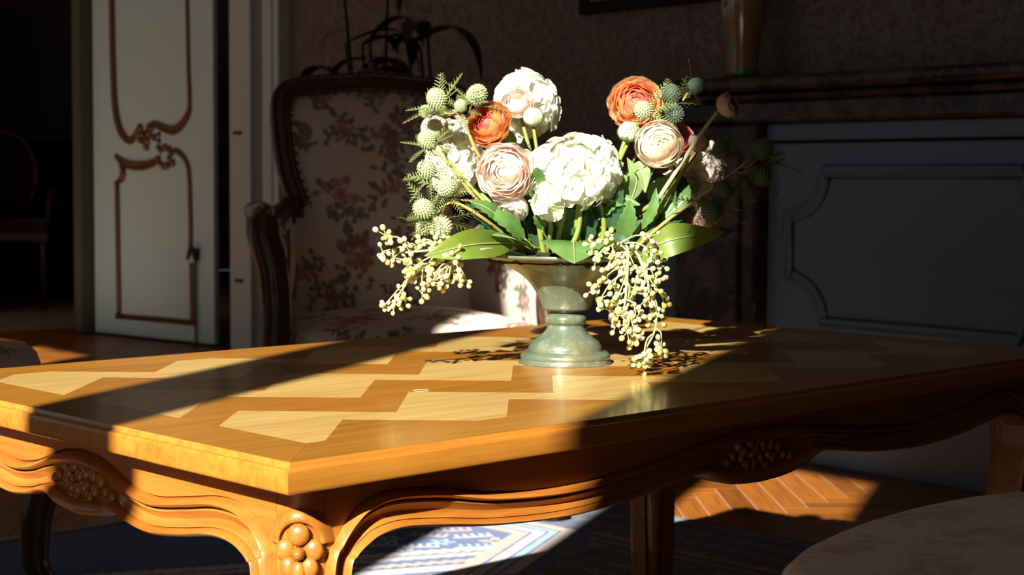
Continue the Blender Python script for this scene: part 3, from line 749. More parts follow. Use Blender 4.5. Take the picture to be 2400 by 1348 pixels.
FP = [(-.024, -.018), (-.024, .004), (-.020, .012), (-.014, .010), (-.011, .005), (-.006, .012), (.004, .016), (.010, .008), (.013, .010), (.019, .010), (.023, .002), (.023, -.018)]
obj('back_frame', recalc(mesh('back_frame', *sweep(fullpath(.022), FP, (0, 1, .2)), M_chairwood)), ch)
b = MB()
for x, z, r in ((0, .972, .016), (-.020, .968, .011), (.020, .968, .011), (-.038, .963, .008), (.038, .963, .008), (0, .985, .009)): b.ball((x, ybk(z)+.008, z), (r, .012, r*.8), 10, 7)
obj('crest_carving', b.me('crest_carving', M_chairwood), ch)
inner = outl(.043)
def hwin(z): return float(np.interp(z, [.40, .60, .645]+[p[1] for p in inner[3:9]], [.228, .222, .185]+[p[0] for p in inner[3:9]]))
rows = []; top = inner[-1][1]
for j in range(121):
    tj = j/120; row = []
    for i in range(101):
        u = 2*i/100-1; ztop = float(np.interp(abs(u)*.20, [p[0] for p in reversed(inner[7:])], [p[1] for p in reversed(inner[7:])])) if True else top
        z = .40 + (ztop-.40)*tj; x = u*hwin(min(z, inner[8][1])) if z < inner[7][1] else u*float(np.interp(z, [inner[7][1], top], [inner[7][0], .19]))
        bul = (1-u**4)*(1-(2*tj-1)**6); row.append(Vector((x, ybk(z)+.004+.030*bul, z)))
    rows.append(row)
b = MB(); b.grid(rows); A_ = np.array([tuple(v) for v in b.V])
def cm(px, py, s_): return ((px-875)*.00101, .72-(py-421)*.00101, s_*.00101)
MOT = [cm(830, 610, 78), cm(785, 460, 58), cm(900, 330, 50), cm(800, 320, 36), cm(760, 230, 26), cm(880, 225, 30), cm(905, 445, 48), cm(940, 560, 44), cm(700, 640, 40), cm(760, 690, 42), cm(1010, 380, 60), cm(1040, 600, 60), cm(1000, 230, 40), cm(905, 700, 46), cm(700, 330, 22), cm(950, 290, 30)]
obj('backrest', recalc(b.me('backrest', M_print, True, rose_print(-A_[:, 0], A_[:, 2], MOT, seed=8, soft=.22))), ch)
b = MB()
for i, q in enumerate(fullpath(.046, 150)):
    if i % 2 == 0: b.ball((q.x, q.y+.013, q.z), .0042, 7, 5)
nt = obj('nail_trim', b.me('nail_trim', M_brass), ch); nt['kind'] = 'stuff'
for sg in (1, -1):
    path = bez([(sg*.195, -.238, .668), (sg*.245, -.17, .635), (sg*.298, -.03, .628), (sg*.315, .08, .636), (sg*.315, .17, .632), (sg*.308, .205, .610)], 40)
    obj('arm_rail', recalc(mesh('arm_rail', *sweep(path, [(-.022, -.016), (-.022, .006), (-.015, .012), (-.006, .008), (0, .014), (.008, .008), (.016, .012), (.022, .004), (.022, -.016)], (0, 0, 1), [1.0]*41), M_chairwood)), ch)
    path = bez([(sg*.315, .19, .640), (sg*.316, .215, .600), (sg*.300, .222, .54), (sg*.292, .215, .46), (sg*.296, .230, .38), (sg*.298, .232, .31)], 36)
    obj('arm_post', recalc(mesh('arm_post', *sweep(path, [(-.030, -.026), (-.031, .010), (-.024, .022), (-.015, .015), (-.009, .024), (.004, .026), (.010, .016), (.016, .023), (.026, .018), (.030, .006), (.030, -.026)], (0, 1, .1), [.55, .75, .9]+[1.0]*34), M_chairwood)), ch)
    b = MB().ball((sg*.315, .12, .648), (.030, .090, .022), 20, 12); A_ = np.array([tuple(v) for v in b.V])
    obj('arm_pad', b.me('arm_pad', M_print, True, rose_print(A_[:, 0], A_[:, 1], [(sg*.315, .12, .03), (sg*.315, .2, .02)], seed=4)), ch)
    rows = []
    for j in range(41):
        t = j/40; rows.append([Vector((sg*(.215+.068*math.sin(min(1, t*1.3)*PI/2) - .022*math.sin(PI*v_)), -.205+.405*t, .40+.225*v_)) for v_ in [k/24 for k in range(25)]])
    b = MB(); b.grid(rows); A_ = np.array([tuple(v) for v in b.V])
    obj('arm_panel', recalc(b.me('arm_panel', M_print, True, rose_print(A_[:, 1], A_[:, 2], [(-.05, .50, .05), (.10, .56, .04), (.08, .45, .04), (-.15, .6, .035)], seed=6+sg))), ch)
    b = MB()
    for k in range(34): b.ball((sg*.266, .222, .40+.21*k/33), .0040, 7, 5)
    o = obj('nail_trim', b.me('nail_trim', M_brass), ch); o['kind'] = 'stuff'
obj('seat_cushion', seatmesh('seat_cushion', .44, .56, .46, .375, .412, .030, auto_motifs(-.28, .29, -.22, .3, .16, .055, 9), 90), ch).location = (0, .045, 0)
b = MB(); rp = bez([(.235, -.20, .325), (.295, .10, .325), (.292, .235, .325)], 12) + bez([(.22, .262, .325), (0, .285, .325), (-.22, .262, .325)], 12) + bez([(-.292, .235, .325), (-.295, .10, .325), (-.235, -.20, .325)], 12)
obj('seat_rail', recalc(mesh('seat_rail', *sweep(rp, [(-.016, -.035), (.016, -.035), (.020, -.02), (.014, .0), (.020, .02), (.016, .04), (-.016, .04)], (0, 0, 1)), M_chairwood)), ch)
lm = cabriole(.30, .07, M_chairwood)
for x, y, rz in ((.280, .225, 0), (-.280, .225, PI/2), (-.20, -.20, PI), (.20, -.20, -PI/2)): obj('leg', lm, ch, Matrix.Translation((x, y, 0)) @ Matrix.Rotation(rz, 4, 'Z'))

# ================================================================== SIDE CHAIRS (only their seats come into the picture)
def sidechair(name, label, loc, rz, seed, z1=.445, soft=.15):
    c = thing(name, label, 'chair', loc, rz, None)
    obj('seat', seatmesh('seat', .42, .54, .50, z1-.045, z1-.012, .022, auto_motifs(-.28, .3, -.25, .3, .15, .05, seed), 80, .05, soft), c)
    rp = bez([(.20, -.235, .36), (.262, .10, .36), (.268, .20, .36)], 10)+bez([(.235, .255, .36), (0, .30, .36), (-.235, .255, .36)], 14)+bez([(-.268, .20, .36), (-.262, .10, .36), (-.20, -.235, .36)], 10)
    obj('seat_rail', recalc(mesh('seat_rail', *sweep(rp, [(-.014, -.035), (.014, -.035), (.018, -.02), (.012, .0), (.016, .03), (-.014, .03)], (0, 0, 1)), M_chairwood)), c)
    l_ = cabriole(.345, .075, M_chairwood)
    for x, y, r in ((.240, .225, 0), (-.240, .225, PI/2), (-.19, -.22, PI), (.19, -.22, -PI/2)): obj('leg', l_, c, Matrix.Translation((x, y, 0)) @ Matrix.Rotation(r, 4, 'Z'))
    pth = bez([(.19, -.23, .33), (.195, -.25, .52), (.21, -.285, .74), (.17, -.31, .87), (0, -.315, .90), (-.17, -.31, .87), (-.21, -.285, .74), (-.195, -.25, .52), (-.19, -.23, .33)], 60)
    obj('back_frame', recalc(mesh('back_frame', *sweep(pth, FP, (0, 1, .2), [.8]*len(pth)), M_chairwood)), c)
    rows = [[Vector((u*.19*(1-.12*(t*2-1)**4), -.235-.075*t+.02*(1-u*u), .52+.34*t)) for u in [k/12-1 for k in range(25)]] for t in [k/24 for k in range(25)]]
    b = MB(); b.grid(rows); A_ = np.array([tuple(v) for v in b.V]); obj('backrest', recalc(b.me('backrest', M_print, True, rose_print(A_[:, 0], A_[:, 2], auto_motifs(-.2, .2, .55, .85, .15, .05, seed)))), c)
    return c
sidechair('side_chair', 'rose-print side chair whose seat corner shows at the left edge beyond the table', (-1.088, 2.575, .0055), facing(.86, -.50), 21, .452)
sidechair('side_chair', 'rose-print side chair with a rounded seat in the shade at the lower right', (.512, 1.118, .0055), facing(-.74, .67), 33, .455, .62)

# ================================================================== FIREPLACE
FC, FW0, FW1 = 2.30, .467, .755          # centre along the wall, half opening, half width over the jambs
FN = 3.24
fp_ = thing('fireplace', 'dark red-brown marble fireplace surround with a thick mantel shelf', 'fireplace', RM(FC, NF), 0)
ip = Matrix.Translation(RM(FC, NF)).inverted()
def fbox(name, mat, bev, *bx):
    me = rb(name, mat, *bx); me.transform(ip)
    return obj(name, bevel(me, bev, 3), fp_)
for sg in (1, -1):
    a, c = sorted((FC+sg*FW0, FC+sg*FW1)); fbox('jamb', M_marble, .012, (a, c, FN, NF, 0.10, .874)); fbox('plinth_block', M_marble, .006, (a-.015, c+.015, FN-.015, NF, 0, .10))
    fbox('jamb_panel', M_marble, .008, (a+.05, c-.05, FN-.012, FN+.02, .16, .80))
fbox('frieze', M_marble, .008, (FC-FW1, FC+FW1, FN-.005, NF, .874, .930))
def shelf(z0, z1, pr, ov): fbox('mantel_shelf', M_marble, .012, (FC-FW1-ov, FC+FW1+ov, FN-pr, NF, z0, z1))
shelf(.930, .952, .03, .05); shelf(.952, .988, .085, .16)
board = thing('fireboard', 'grey-blue painted fireboard with a notched panel closing the fireplace', 'fireboard', RM(FC, FN+.05), 0)
ib = Matrix.Translation(RM(FC, FN+.05)).inverted()
def bbox(name, mat, bev, *bx):
    me = rb(name, mat, *bx); me.transform(ib); return obj(name, bevel(me, bev), board)
bbox('board_panel', M_greyblue, .004, (FC-FW0+.002, FC+FW0-.002, FN+.045, FN+.075, .0, .822))
bbox('top_rail', M_greyblue, .003, (FC-FW0+.002, FC+FW0-.002, FN+.035, FN+.075, .828, .872))
mp = []
R_ = .115; sx0, sx1, z0_, z1_ = -.394, .394, .365, .749
mp += [Vector((s_, 0, z1_)) for s_ in np.linspace(sx0+R_, sx1-R_, 12)]
mp += [Vector((sx1-R_*math.cos(t)*1.0, 0, z1_-R_*math.sin(t))) for t in np.linspace(0, PI/2, 14)][::1]
mp = [Vector((sx0+R_, 0, z1_))]; 
def arc(cx, cz, a0, a1): return [Vector((cx+R_*math.cos(t), 0, cz+R_*math.sin(t))) for t in np.linspace(a0, a1, 14)]
mp = arc(sx0, z1_, -PI/2, 0)+arc(sx1, z1_, PI, 3*PI/2)+arc(sx1, z0_, PI/2, PI)+arc(sx0, z0_, 0, PI/2)
mp.append(mp[0])
MBP = Matrix(((D.x, -N.x, 0, 0), (D.y, -N.y, 0, 0), (0, 0, 1, 0), (0, 0, 0, 1)))
pm_ = [MBP @ (v + Vector((0, .005, 0))) for v in mp]
V_, F_ = sweep(pm_, [(-.018, 0), (-.014, .009), (-.008, .005), (.002, .006), (.008, .013), (.016, .010), (.018, 0)], tuple(-N))
obj('panel_moulding', recalc(mesh('panel_moulding', V_, F_, M_greyblue)), board)

# porcelain vase and picture
q = P(1740, 178, 4.36); vz = .9885
pv = thing('porcelain_vase', 'ochre porcelain vase painted with bright flowers on the mantel shelf', 'vase', (q.x, q.y, vz))
M_por = pm('painted_porcelain', (.10, .055, .03), .15)
def _por():
    m = M_por; v = coords(m); vo = nd(m, 'ShaderNodeTexVoronoi', Scale=32.0); lk(m, v, vo.inputs['Vector'])
    n = nd(m, 'ShaderNodeTexNoise', Scale=9.0); lk(m, v, n.inputs['Vector'])
    hs = nd(m, 'ShaderNodeHueSaturation', Saturation=1.2, Value=.5); lk(m, vo.outputs['Color'], hs.inputs['Color'])
    k = ramp(m, n.outputs['Fac'], [(.50, (0, 0, 0)), (.56, (1, 1, 1))])
    lk(m, mixc(m, k, (.34, .17, .075), hs.outputs[0]), bsdf(m).inputs['Base Color'])
_por()
obj('body', recalc(mesh('body', *lathe(smooth_prof([(0, .014), (.040, .014), (.044, .03), (.042, .07), (.047, .12), (.057, .18), (.060, .23), (.052, .275), (.034, .305), (.030, .33), (.040, .36), (.036, .36), (.026, .33)], 5), 40), M_por)), pv)
obj('stand', recalc(mesh('stand', *lathe([(0, 0), (.060, 0), (.062, .006), (.056, .012), (.048, .015), (0, .015)], 40), M_ebony)), pv)
pf = thing('picture_frame', 'black framed picture with a cream mount hung above the mantel', 'picture', RM(3.31, NF, 1.222), 0)
ipf = Matrix.Translation(RM(3.31, NF, 1.222)).inverted()
def pbox(name, mat, bev, *bx):
    me = rb(name, mat, *bx); me.transform(ipf); return obj(name, bevel(me, bev), pf)
for bx in ((3.012, 3.608, NF-.028, NF, 1.222, 1.258), (3.012, 3.608, NF-.028, NF, 1.65, 1.686), (3.012, 3.048, NF-.028, NF, 1.258, 1.65), (3.572, 3.608, NF-.028, NF, 1.258, 1.65)): pbox('frame_bar', M_frame, .004, bx)
pbox('mount', pm('cream_mount', (.33, .27, .18), .8), .0005, (3.048, 3.572, NF-.014, NF, 1.258, 1.65))
pbox('print_sheet', pm('dim_print', (.12, .11, .09), .8), .0003, (3.13, 3.49, NF-.016, NF-.012, 1.33, 1.58))

# ================================================================== HOUSEPLANTS BEHIND THE ARMCHAIR
def longleaf(L_, w_, droop, n=14):
    b = MB(); rows = []
    for i in range(n+1):
        t = i/n; w2 = w_*math.sin(PI*min(1, t*.92+.06))**.9; x = L_*math.sin(t*PI/2*(.6+.4*droop))/(1); z = L_*.35*math.sin(t*2.2)-droop*L_*t*t*.75
        rows.append([Vector((x, -w2, z-.15*w2)), Vector((x, -w2*.5, z)), Vector((x, 0, z-.12*w_)), Vector((x, w2*.5, z)), Vector((x, w2, z-.15*w2))])
    b.grid(rows); return b.me('leaf', M_plant)
lvm = [longleaf(.17, .036, 1.0), longleaf(.13, .034, .8), longleaf(.20, .032, 1.2)]
M_yel = pm('yellowed_leaf', (.16, .085, .01), .5); lvy = longleaf(.16, .020, 1.4); lvy.materials[0] = M_yel
def houseplant(label, loc, h, stems, seed, yellow=False):
    r_ = random.Random(seed); c = thing('houseplant', label, 'houseplant', loc)
    obj('pot', recalc(mesh('pot', *lathe([(0, 0), (.11, 0), (.145, .24), (.15, .26), (.135, .26), (.128, .22), (0, .22)], 32), M_pot)), c)
    for i in range(stems):
        a = r_.uniform(0, 6.28); tip = Vector((.16*math.cos(a)*r_.uniform(.3, 1), .12*math.sin(a), h*r_.uniform(.80, 1.0)))
        pth = bez([(.02*math.cos(a), .02*math.sin(a), .2), tip*.5+Vector((0, 0, .1)), tip], 14); obj('stem', MB().tube(pth, [.009, .004], 6).me('stem', M_plants), c)
        for k in range(7):
            t = .50+.5*k/6; p = pth[int(t*(len(pth)-1))]; az = r_.uniform(0, 6.28)
            me = lvm[r_.randrange(3)] if not (yellow and i == 0 and k == 5) else lvy
            obj('leaf', me, c, Matrix.Translation(p) @ Matrix.Rotation(az, 4, 'Z') @ Matrix.Rotation(r_.uniform(-.4, .5), 4, 'Y') @ Matrix.Scale(r_.uniform(.7, 1.1), 4))
    return c
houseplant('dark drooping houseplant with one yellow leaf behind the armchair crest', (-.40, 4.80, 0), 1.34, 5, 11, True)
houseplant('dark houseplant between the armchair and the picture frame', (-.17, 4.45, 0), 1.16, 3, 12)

# ================================================================== ROOM BEYOND
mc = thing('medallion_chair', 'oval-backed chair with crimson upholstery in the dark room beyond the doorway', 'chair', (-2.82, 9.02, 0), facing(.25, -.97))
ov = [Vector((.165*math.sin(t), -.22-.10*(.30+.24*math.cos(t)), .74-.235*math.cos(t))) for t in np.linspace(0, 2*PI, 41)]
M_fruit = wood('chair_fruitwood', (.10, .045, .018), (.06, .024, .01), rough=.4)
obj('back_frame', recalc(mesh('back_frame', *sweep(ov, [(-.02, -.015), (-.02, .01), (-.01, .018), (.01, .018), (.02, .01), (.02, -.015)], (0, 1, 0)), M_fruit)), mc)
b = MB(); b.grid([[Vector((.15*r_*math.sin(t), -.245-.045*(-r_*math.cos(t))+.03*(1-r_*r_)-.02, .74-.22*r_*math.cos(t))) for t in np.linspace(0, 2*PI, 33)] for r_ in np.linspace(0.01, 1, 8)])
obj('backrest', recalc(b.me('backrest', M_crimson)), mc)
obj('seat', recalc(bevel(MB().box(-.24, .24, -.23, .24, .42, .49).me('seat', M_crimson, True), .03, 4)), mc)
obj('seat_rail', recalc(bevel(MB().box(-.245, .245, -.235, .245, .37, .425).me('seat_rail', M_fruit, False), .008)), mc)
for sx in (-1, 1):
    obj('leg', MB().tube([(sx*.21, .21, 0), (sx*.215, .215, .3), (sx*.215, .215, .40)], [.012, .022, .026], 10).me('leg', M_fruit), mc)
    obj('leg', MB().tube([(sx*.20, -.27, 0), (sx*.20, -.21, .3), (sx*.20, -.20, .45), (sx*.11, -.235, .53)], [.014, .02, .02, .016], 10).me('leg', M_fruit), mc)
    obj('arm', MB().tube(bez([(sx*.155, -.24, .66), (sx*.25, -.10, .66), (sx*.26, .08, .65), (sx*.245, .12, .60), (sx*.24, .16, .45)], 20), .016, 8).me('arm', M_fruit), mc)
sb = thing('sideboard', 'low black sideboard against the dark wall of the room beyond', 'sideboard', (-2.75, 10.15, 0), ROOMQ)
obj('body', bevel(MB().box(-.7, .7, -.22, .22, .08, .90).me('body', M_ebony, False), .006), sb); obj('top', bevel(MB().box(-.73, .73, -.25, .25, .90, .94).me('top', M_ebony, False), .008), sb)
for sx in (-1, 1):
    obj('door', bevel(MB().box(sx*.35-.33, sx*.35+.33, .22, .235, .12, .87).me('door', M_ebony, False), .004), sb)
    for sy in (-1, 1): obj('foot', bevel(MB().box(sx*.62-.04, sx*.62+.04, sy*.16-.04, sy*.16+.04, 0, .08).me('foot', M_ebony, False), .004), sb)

# ================================================================== THE BOUQUET
def zto(d, roll=0):
    q = Vector(d).normalized().to_track_quat('Z', 'Y'); return q.to_matrix().to_4x4() @ Matrix.Rotation(roll, 4, 'Z')
def base_for(head, k=.25):
    d = Vector((head.x-VC.x, head.y-VC.y, 0)); d = d*k
    if d.length > .045: d = d.normalized()*.045
    return Vector((VC.x+d.x+random.uniform(-.012, .012), VC.y+d.y+random.uniform(-.012, .012), VZ-.012))
def put(root, name, me, M, parent=None):
    if parent is None: return obj(name, me, root, Matrix.Translation(-root.location) @ M)
    return obj(name, me, parent, parent.matrix_basis.inverted() @ Matrix.Translation(-root.location) @ M)
ID = Matrix.Identity(4)
def stemto(root, pts, r0, r1, mat, name='stem', n=18):
    p = bez(pts, n); me = MB().tube(p, [r0, r1], 8).me(name, mat); return put(root, name, me, ID), p
def leafgeo(p0, pm_, p1, w_, hint, mat, teeth=0, fold=.18, n=22, wave=0.0, name='leaf'):
    path = bez([p0, pm_, p1], n); fr_ = frames(path); hint = Vector(hint).normalized(); rows = []
    L_ = len(path)-1
    for i, (p, (t, a_, b_)) in enumerate(zip(path, fr_)):
        v = i/L_; side = t.cross(hint); side = side.normalized() if side.length > 1e-5 else Vector((1, 0, 0)); up = side.cross(t).normalized()
        wv = w_*(math.sin(PI*min(1, v**.8))**.85 if 0 < v < 1 else .0)
        if teeth: wv *= 1+.30*(((v*teeth) % 1)-.6)
        wv = max(wv, .0004); row = []
        for k in (-1, -.66, -.33, 0, .33, .66, 1):
            row.append(p + side*(wv*k) + up*(abs(k)*wv*fold*1.2 - (.06*w_ if k == 0 else 0) + wave*w_*math.sin(v*9+k*2)*abs(k)))
        rows.append(row)
    b = MB(); b.grid(rows); return b.me(name, mat)
def pinnate(p0, pm_, p1, w_, hint, mat, n=9):
    path = bez([p0, pm_, p1], n*3); hint = Vector(hint).normalized(); b = MB(); fr_ = frames(path)
    b.tube(path, [w_*.06, w_*.02], 4, False)
    for i in range(2, len(path)-1, 2):
        t = fr_[i][0]; side = t.cross(hint).normalized(); v = i/len(path)
        for sg in (-1, 1):
            l_ = w_*math.sin(PI*(.15+.8*v)); q = path[i]; tip = q + (side*sg*.8+t*.7).normalized()*l_ + hint*(.1*l_); wd = t*(l_*.085)
            b.add([q-wd, q+wd, tip, (q+tip)/2+wd*1.2+hint*.0006], [(0, 1, 3), (0, 3, 2), (1, 2, 3)])
    b.add([path[-3]-side*w_*.08, path[-3]+side*w_*.08, path[-1]], [(0, 1, 2)])
    return b.me('leaf', mat)

# ---- floret, shared by every hydrangea
def floretmesh(mat, R=.0150, seed=0):
    r_ = random.Random(seed); b = MB()
    for k in range(4):
        a = k*PI/2+r_.uniform(-.15, .15); rows = []; sc = R*r_.uniform(.9, 1.1); tl = r_.uniform(-.1, .35)
        for j in range(6):
            v = j/5; x = sc*(.08+.95*v); hw = sc*.60*math.sin(PI*(.10+.83*v))**.75*(1 if v < 1 else .5)
            rows.append([Vector((x-(.10*sc*(u*u)*v), u*hw, sc*(tl*v*v*.8+.10*math.sin(3*v)-.22*v**3*0.6+.14*u*u*v))) for u in (-1, -.6, -.2, .2, .6, 1)])
        g = MB(); g.grid(rows); g.xf(Matrix.Rotation(a, 4, 'Z')); b.add(g.V, g.F)
    nf = len(b.F); b.ball((0, 0, .0008), (.0016, .0016, .0012), 6, 4); me = b.me('floret', mat); me.materials.append(M_hyde)
    for p_ in list(me.polygons)[nf:]: p_.material_index = 1
    return me
FLM = {m.name: [floretmesh(m, .0158, i) for i in range(4)] for m in (M_hyd, M_hydp)}
def hydrangea(label, c, rad, n, mat, axis=(0, -.3, 1), seed=0, bare=-.55, stems=None):
    r_ = random.Random(seed); hb = c-Vector(axis).normalized()*rad[2]*.9; base = base_for(c)
    root = thing('hydrangea', label, 'flower', base, 0, 'white hydrangeas in the urn')
    mid = base.lerp(hb, .5)+Vector((0, 0, .01)); stemto(root, stems or [base, mid, hb, c-Vector(axis).normalized()*rad[2]*.35], .0034, .0026, M_stem)
    ax = Vector(axis).normalized(); ga_ = PI*(3-math.sqrt(5)); b = MB()
    for i in range(n):
        z = 1-2*(i+.5)/n; rr = math.sqrt(1-z*z); d = Vector((rr*math.cos(ga_*i), rr*math.sin(ga_*i), z))
        if d.dot(ax) < bare: continue
        k = r_.uniform(.84, 1.10); p = c+Vector((d.x*rad[0], d.y*rad[1], d.z*rad[2]))*k
        nrm = Vector((d.x/rad[0], d.y/rad[1], d.z/rad[2])).normalized()+Vector((r_.uniform(-.4, .4), r_.uniform(-.4, .4), r_.uniform(-.35, .35)))
        put(root, 'floret', FLM[mat.name][r_.randrange(4)], Matrix.Translation(p) @ zto(nrm, r_.uniform(0, 6.28)) @ Matrix.Scale(r_.uniform(.85, 1.12), 4))
        b.tube([c-ax*rad[2]*.4, p-nrm.normalized()*.002], [.0012, .0007], 4, False)
    put(root, 'floret_stalks', b.me('floret_stalks', M_stemp), ID)
    return root

# ---- ranunculus
def petalmesh(R, tip, wid, mat, ruffle, seed, flare=.06, name='petal'):
    r_ = random.Random(seed); rows = []; nv, nu = 9, 9; ph = r_.uniform(0, 6)
    for j in range(nv+1):
        v = j/nv; row = []
        for i in range(nu+1):
            u = 2*i/nu-1; tt = tip+math.radians(16)*abs(u)**2.4+math.radians(4)*math.sin(u*5+ph)
            th = math.radians(165)+(tt-math.radians(165))*v
            w2 = wid*(.30+.70*math.sin(min(1, v*1.25)*PI/2)); az = u*w2
            r2 = R*(1+flare*v**4+ruffle*v**3*math.sin(u*7+ph))
            row.append(Vector((r2*math.sin(th)*math.cos(az), r2*math.sin(th)*math.sin(az), r2*math.cos(th)*.92)))
        rows.append(row)
    b = MB(); b.grid(rows); return b.me(name, mat)
def ranunculus(label, c, R, axis, layers, mats, seed, stem=None, tipin=24, tipout=84, n0=4, ruffle=.03, leaf=True, sm=None, name='ranunculus', flare=.06, grp='ranunculus blooms in the urn'):
    r_ = random.Random(seed); ax = Vector(axis).normalized(); back = c-ax*R*.80; base = base_for(c)
    root = thing(name, label, 'flower', base, 0, grp)
    pts = [base] + ([Vector(q) for q in stem] if stem else [base.lerp(back, .5)+Vector((0, 0, .012))-ax*.004]) + [back]
    _, sp = stemto(root, pts, .0030, .0024, sm or M_stem)
    MH = Matrix.Translation(c) @ zto(ax, r_.uniform(0, 6))
    for l_ in range(layers):
        f_ = (l_+1)/layers; Rl = R*(.20+.80*f_**.9); tip = math.radians(tipin+(tipout-tipin)*f_**1.3); n = n0+(1 if f_ > .4 else 0)+(1 if f_ > .75 else 0)
        mt = mats[min(len(mats)-1, int(f_*len(mats)*.999))]
        mv = [petalmesh(Rl, tip+math.radians(r_.uniform(-4, 4)), (PI/n)*1.55, mt, ruffle, seed*31+l_*3+q, flare) for q in range(2)]
        o_ = r_.uniform(0, 6.28)
        for k in range(n):
            put(root, 'petal', mv[k % 2], MH @ Matrix.Rotation(o_+2*PI*k/n+r_.uniform(-.15, .15), 4, 'Z') @ Matrix.Rotation(r_.uniform(-.07, .07), 4, 'X') @ Matrix.Scale(r_.uniform(.96, 1.05), 4))
    put(root, 'heart', MB().ball((0, 0, R*.02), (R*.20, R*.20, R*.20), 12, 8).me('heart', mats[0]), MH)
    b = MB()
    for k in range(5):
        a = 2*PI*k/5; g = MB(); g.grid([[Vector((R*.10+R*.75*v, u*R*.22*math.sin(PI*(.15+.8*v)), -R*.86+R*.38*v*v)) for u in (-1, 0, 1)] for v in [q/6 for q in range(7)]]); g.xf(Matrix.Rotation(a, 4, 'Z')); b.add(g.V, g.F)
    put(root, 'sepals', b.me('sepals', M_leafl), MH)
    if leaf and len(sp) > 6:
        for q in range(2):
            p = sp[int(len(sp)*(.35+.2*q))]; d = Vector((r_.uniform(-1, 1), r_.uniform(-1, .1), r_.uniform(.1, .8))).normalized()
            put(root, 'leaf', leafgeo(p, p+d*.022+Vector((0, 0, .006)), p+d*.052, .011, (0, -.6, .8), r_.choice([M_leafd, M_leaf, M_leafd]), 7, .2), ID)
    return root
def bud(label, c, r, axis, mat, matg, seed, stem=None, sm=None, droop=False):
    r_ = random.Random(seed); ax = Vector(axis).normalized(); base = base_for(c); root = thing('ranunculus_bud', label, 'flower bud', base, 0, 'ranunculus buds in the urn')
    back = c-ax*r*.9; stemto(root, [base]+([Vector(q) for q in stem] if stem else [base.lerp(back, .5)+Vector((0, 0, .01))])+[back], .0026, .0021, sm or M_stem)
    MH = Matrix.Translation(c) @ zto(ax, r_.uniform(0, 6))
    for l_, (k1, tp, n) in enumerate(((.80, 3, 3), (.92, 9, 4), (1.0, 20, 4))):
        for k in range(n): put(root, 'petal', petalmesh(r*k1, math.radians(tp), PI/n*1.6, mat, .02, seed+l_*5+k, .0), MH @ Matrix.Rotation(2*PI*k/n+l_*.6, 4, 'Z'))
    put(root, 'heart', MB().ball((0, 0, 0), (r*.80, r*.80, r*.86), 12, 8).me('heart', mat), MH)
    for k in range(5):
        tp = r_.choice((62, 78, 100)); me = petalmesh(r*1.05, math.radians(tp), .42, matg, .02, seed+50+k, .18 if droop else .03, 'sepal'); put(root, 'sepal', me, MH @ Matrix.Rotation(2*PI*k/5, 4, 'Z'))
    return root

hydrangea('large white hydrangea in the front centre of the bouquet', P(1345, 402, 1.955), (.050, .042, .041), 96, M_hyd, (0, -.5, 1), 1, -.62)
hydrangea('tall white hydrangea at the top left of the bouquet', P(1228, 255, 2.09), (.039, .036, .040), 72, M_hyd, (.1, -.3, 1), 2, -.6)
hydrangea('white hydrangea behind the thistles on the left', P(1068, 372, 2.05), (.031, .031, .046), 64, M_hyd, (-.5, -.3, .8), 3, -.7)
hydrangea('small white hydrangea at the right below the cream ranunculus', P(1633, 398, 2.13), (.029, .028, .030), 50, M_hydp, (.6, -.3, .7), 4, -.6)
hydrangea('pale yellowish hydrangea sprig tucked below the right hydrangea', P(1588, 445, 2.10), (.022, .022, .020), 22, M_hydp, (.2, -.6, .5), 5, -.4)
b_ = hydrangea('drooping white hydrangea sprig under the front hydrangea', P(1283, 470, 1.93), (.016, .012, .017), 12, M_hyd, (-.2, -.8, .2), 6, -.4)

ranunculus('orange ranunculus with a red heart on the left of the bouquet', P(1142, 288, 1.975), .0275, (-.45, -.82, .34), 9, [M_orc, M_orc, M_or, M_or, M_orl, M_or], 11, None, 20, 96, 4, .05)
ranunculus('big peach orange ranunculus at the top right of the bouquet', P(1490, 240, 2.03), .0345, (-.05, -.95, .28), 10, [M_orc, M_orc, M_or, M_orl, M_orl], 12, None, 22, 100, 4, .045)
ranunculus('round cream ranunculus with tight rings of petals facing front', P(1546, 338, 1.945), .0285, (.05, -.99, .05), 13, [M_crc, M_crc, M_cr, M_cr, M_cr], 13, None, 16, 80, 4, .018, True, None, 'ranunculus', .02)
ranunculus('large blush ranunculus in the front left of the bouquet', P(1182, 403, 1.925), .0345, (-.22, -.95, -.08), 9, [M_pkc, M_pkc, M_pk, M_pk, M_pk], 14, None, 30, 98, 4, .05)
ranunculus('blush white ranunculus in front of the tall hydrangea', P(1216, 240, 2.03), .0200, (-.05, -.8, .6), 7, [M_pkc, M_pk, M_pk], 15, None, 30, 90)
ranunculus('coral ranunculus half hidden behind the cream one', P(1584, 322, 2.01), .0260, (.3, -.8, .4), 7, [M_co, M_co], 16, None, 30, 92)
ranunculus('peach ranunculus hanging sideways at the lower right', P(1662, 520, 2.02), .0230, (.75, -.2, -.62), 8, [M_du, M_orl, M_du], 17, [P(1560, 520, 1.99), P(1620, 470, 2.0)], 25, 95, 4, .06)
ranunculus('drooping pale pink ranunculus beneath the blush one', P(1200, 487, 1.95), .0190, (-.3, -.55, -.75), 6, [M_pk, M_pkc, M_pkc], 18, [P(1290, 520, 1.95), P(1245, 455, 1.94)], 20, 75, 4, .03)

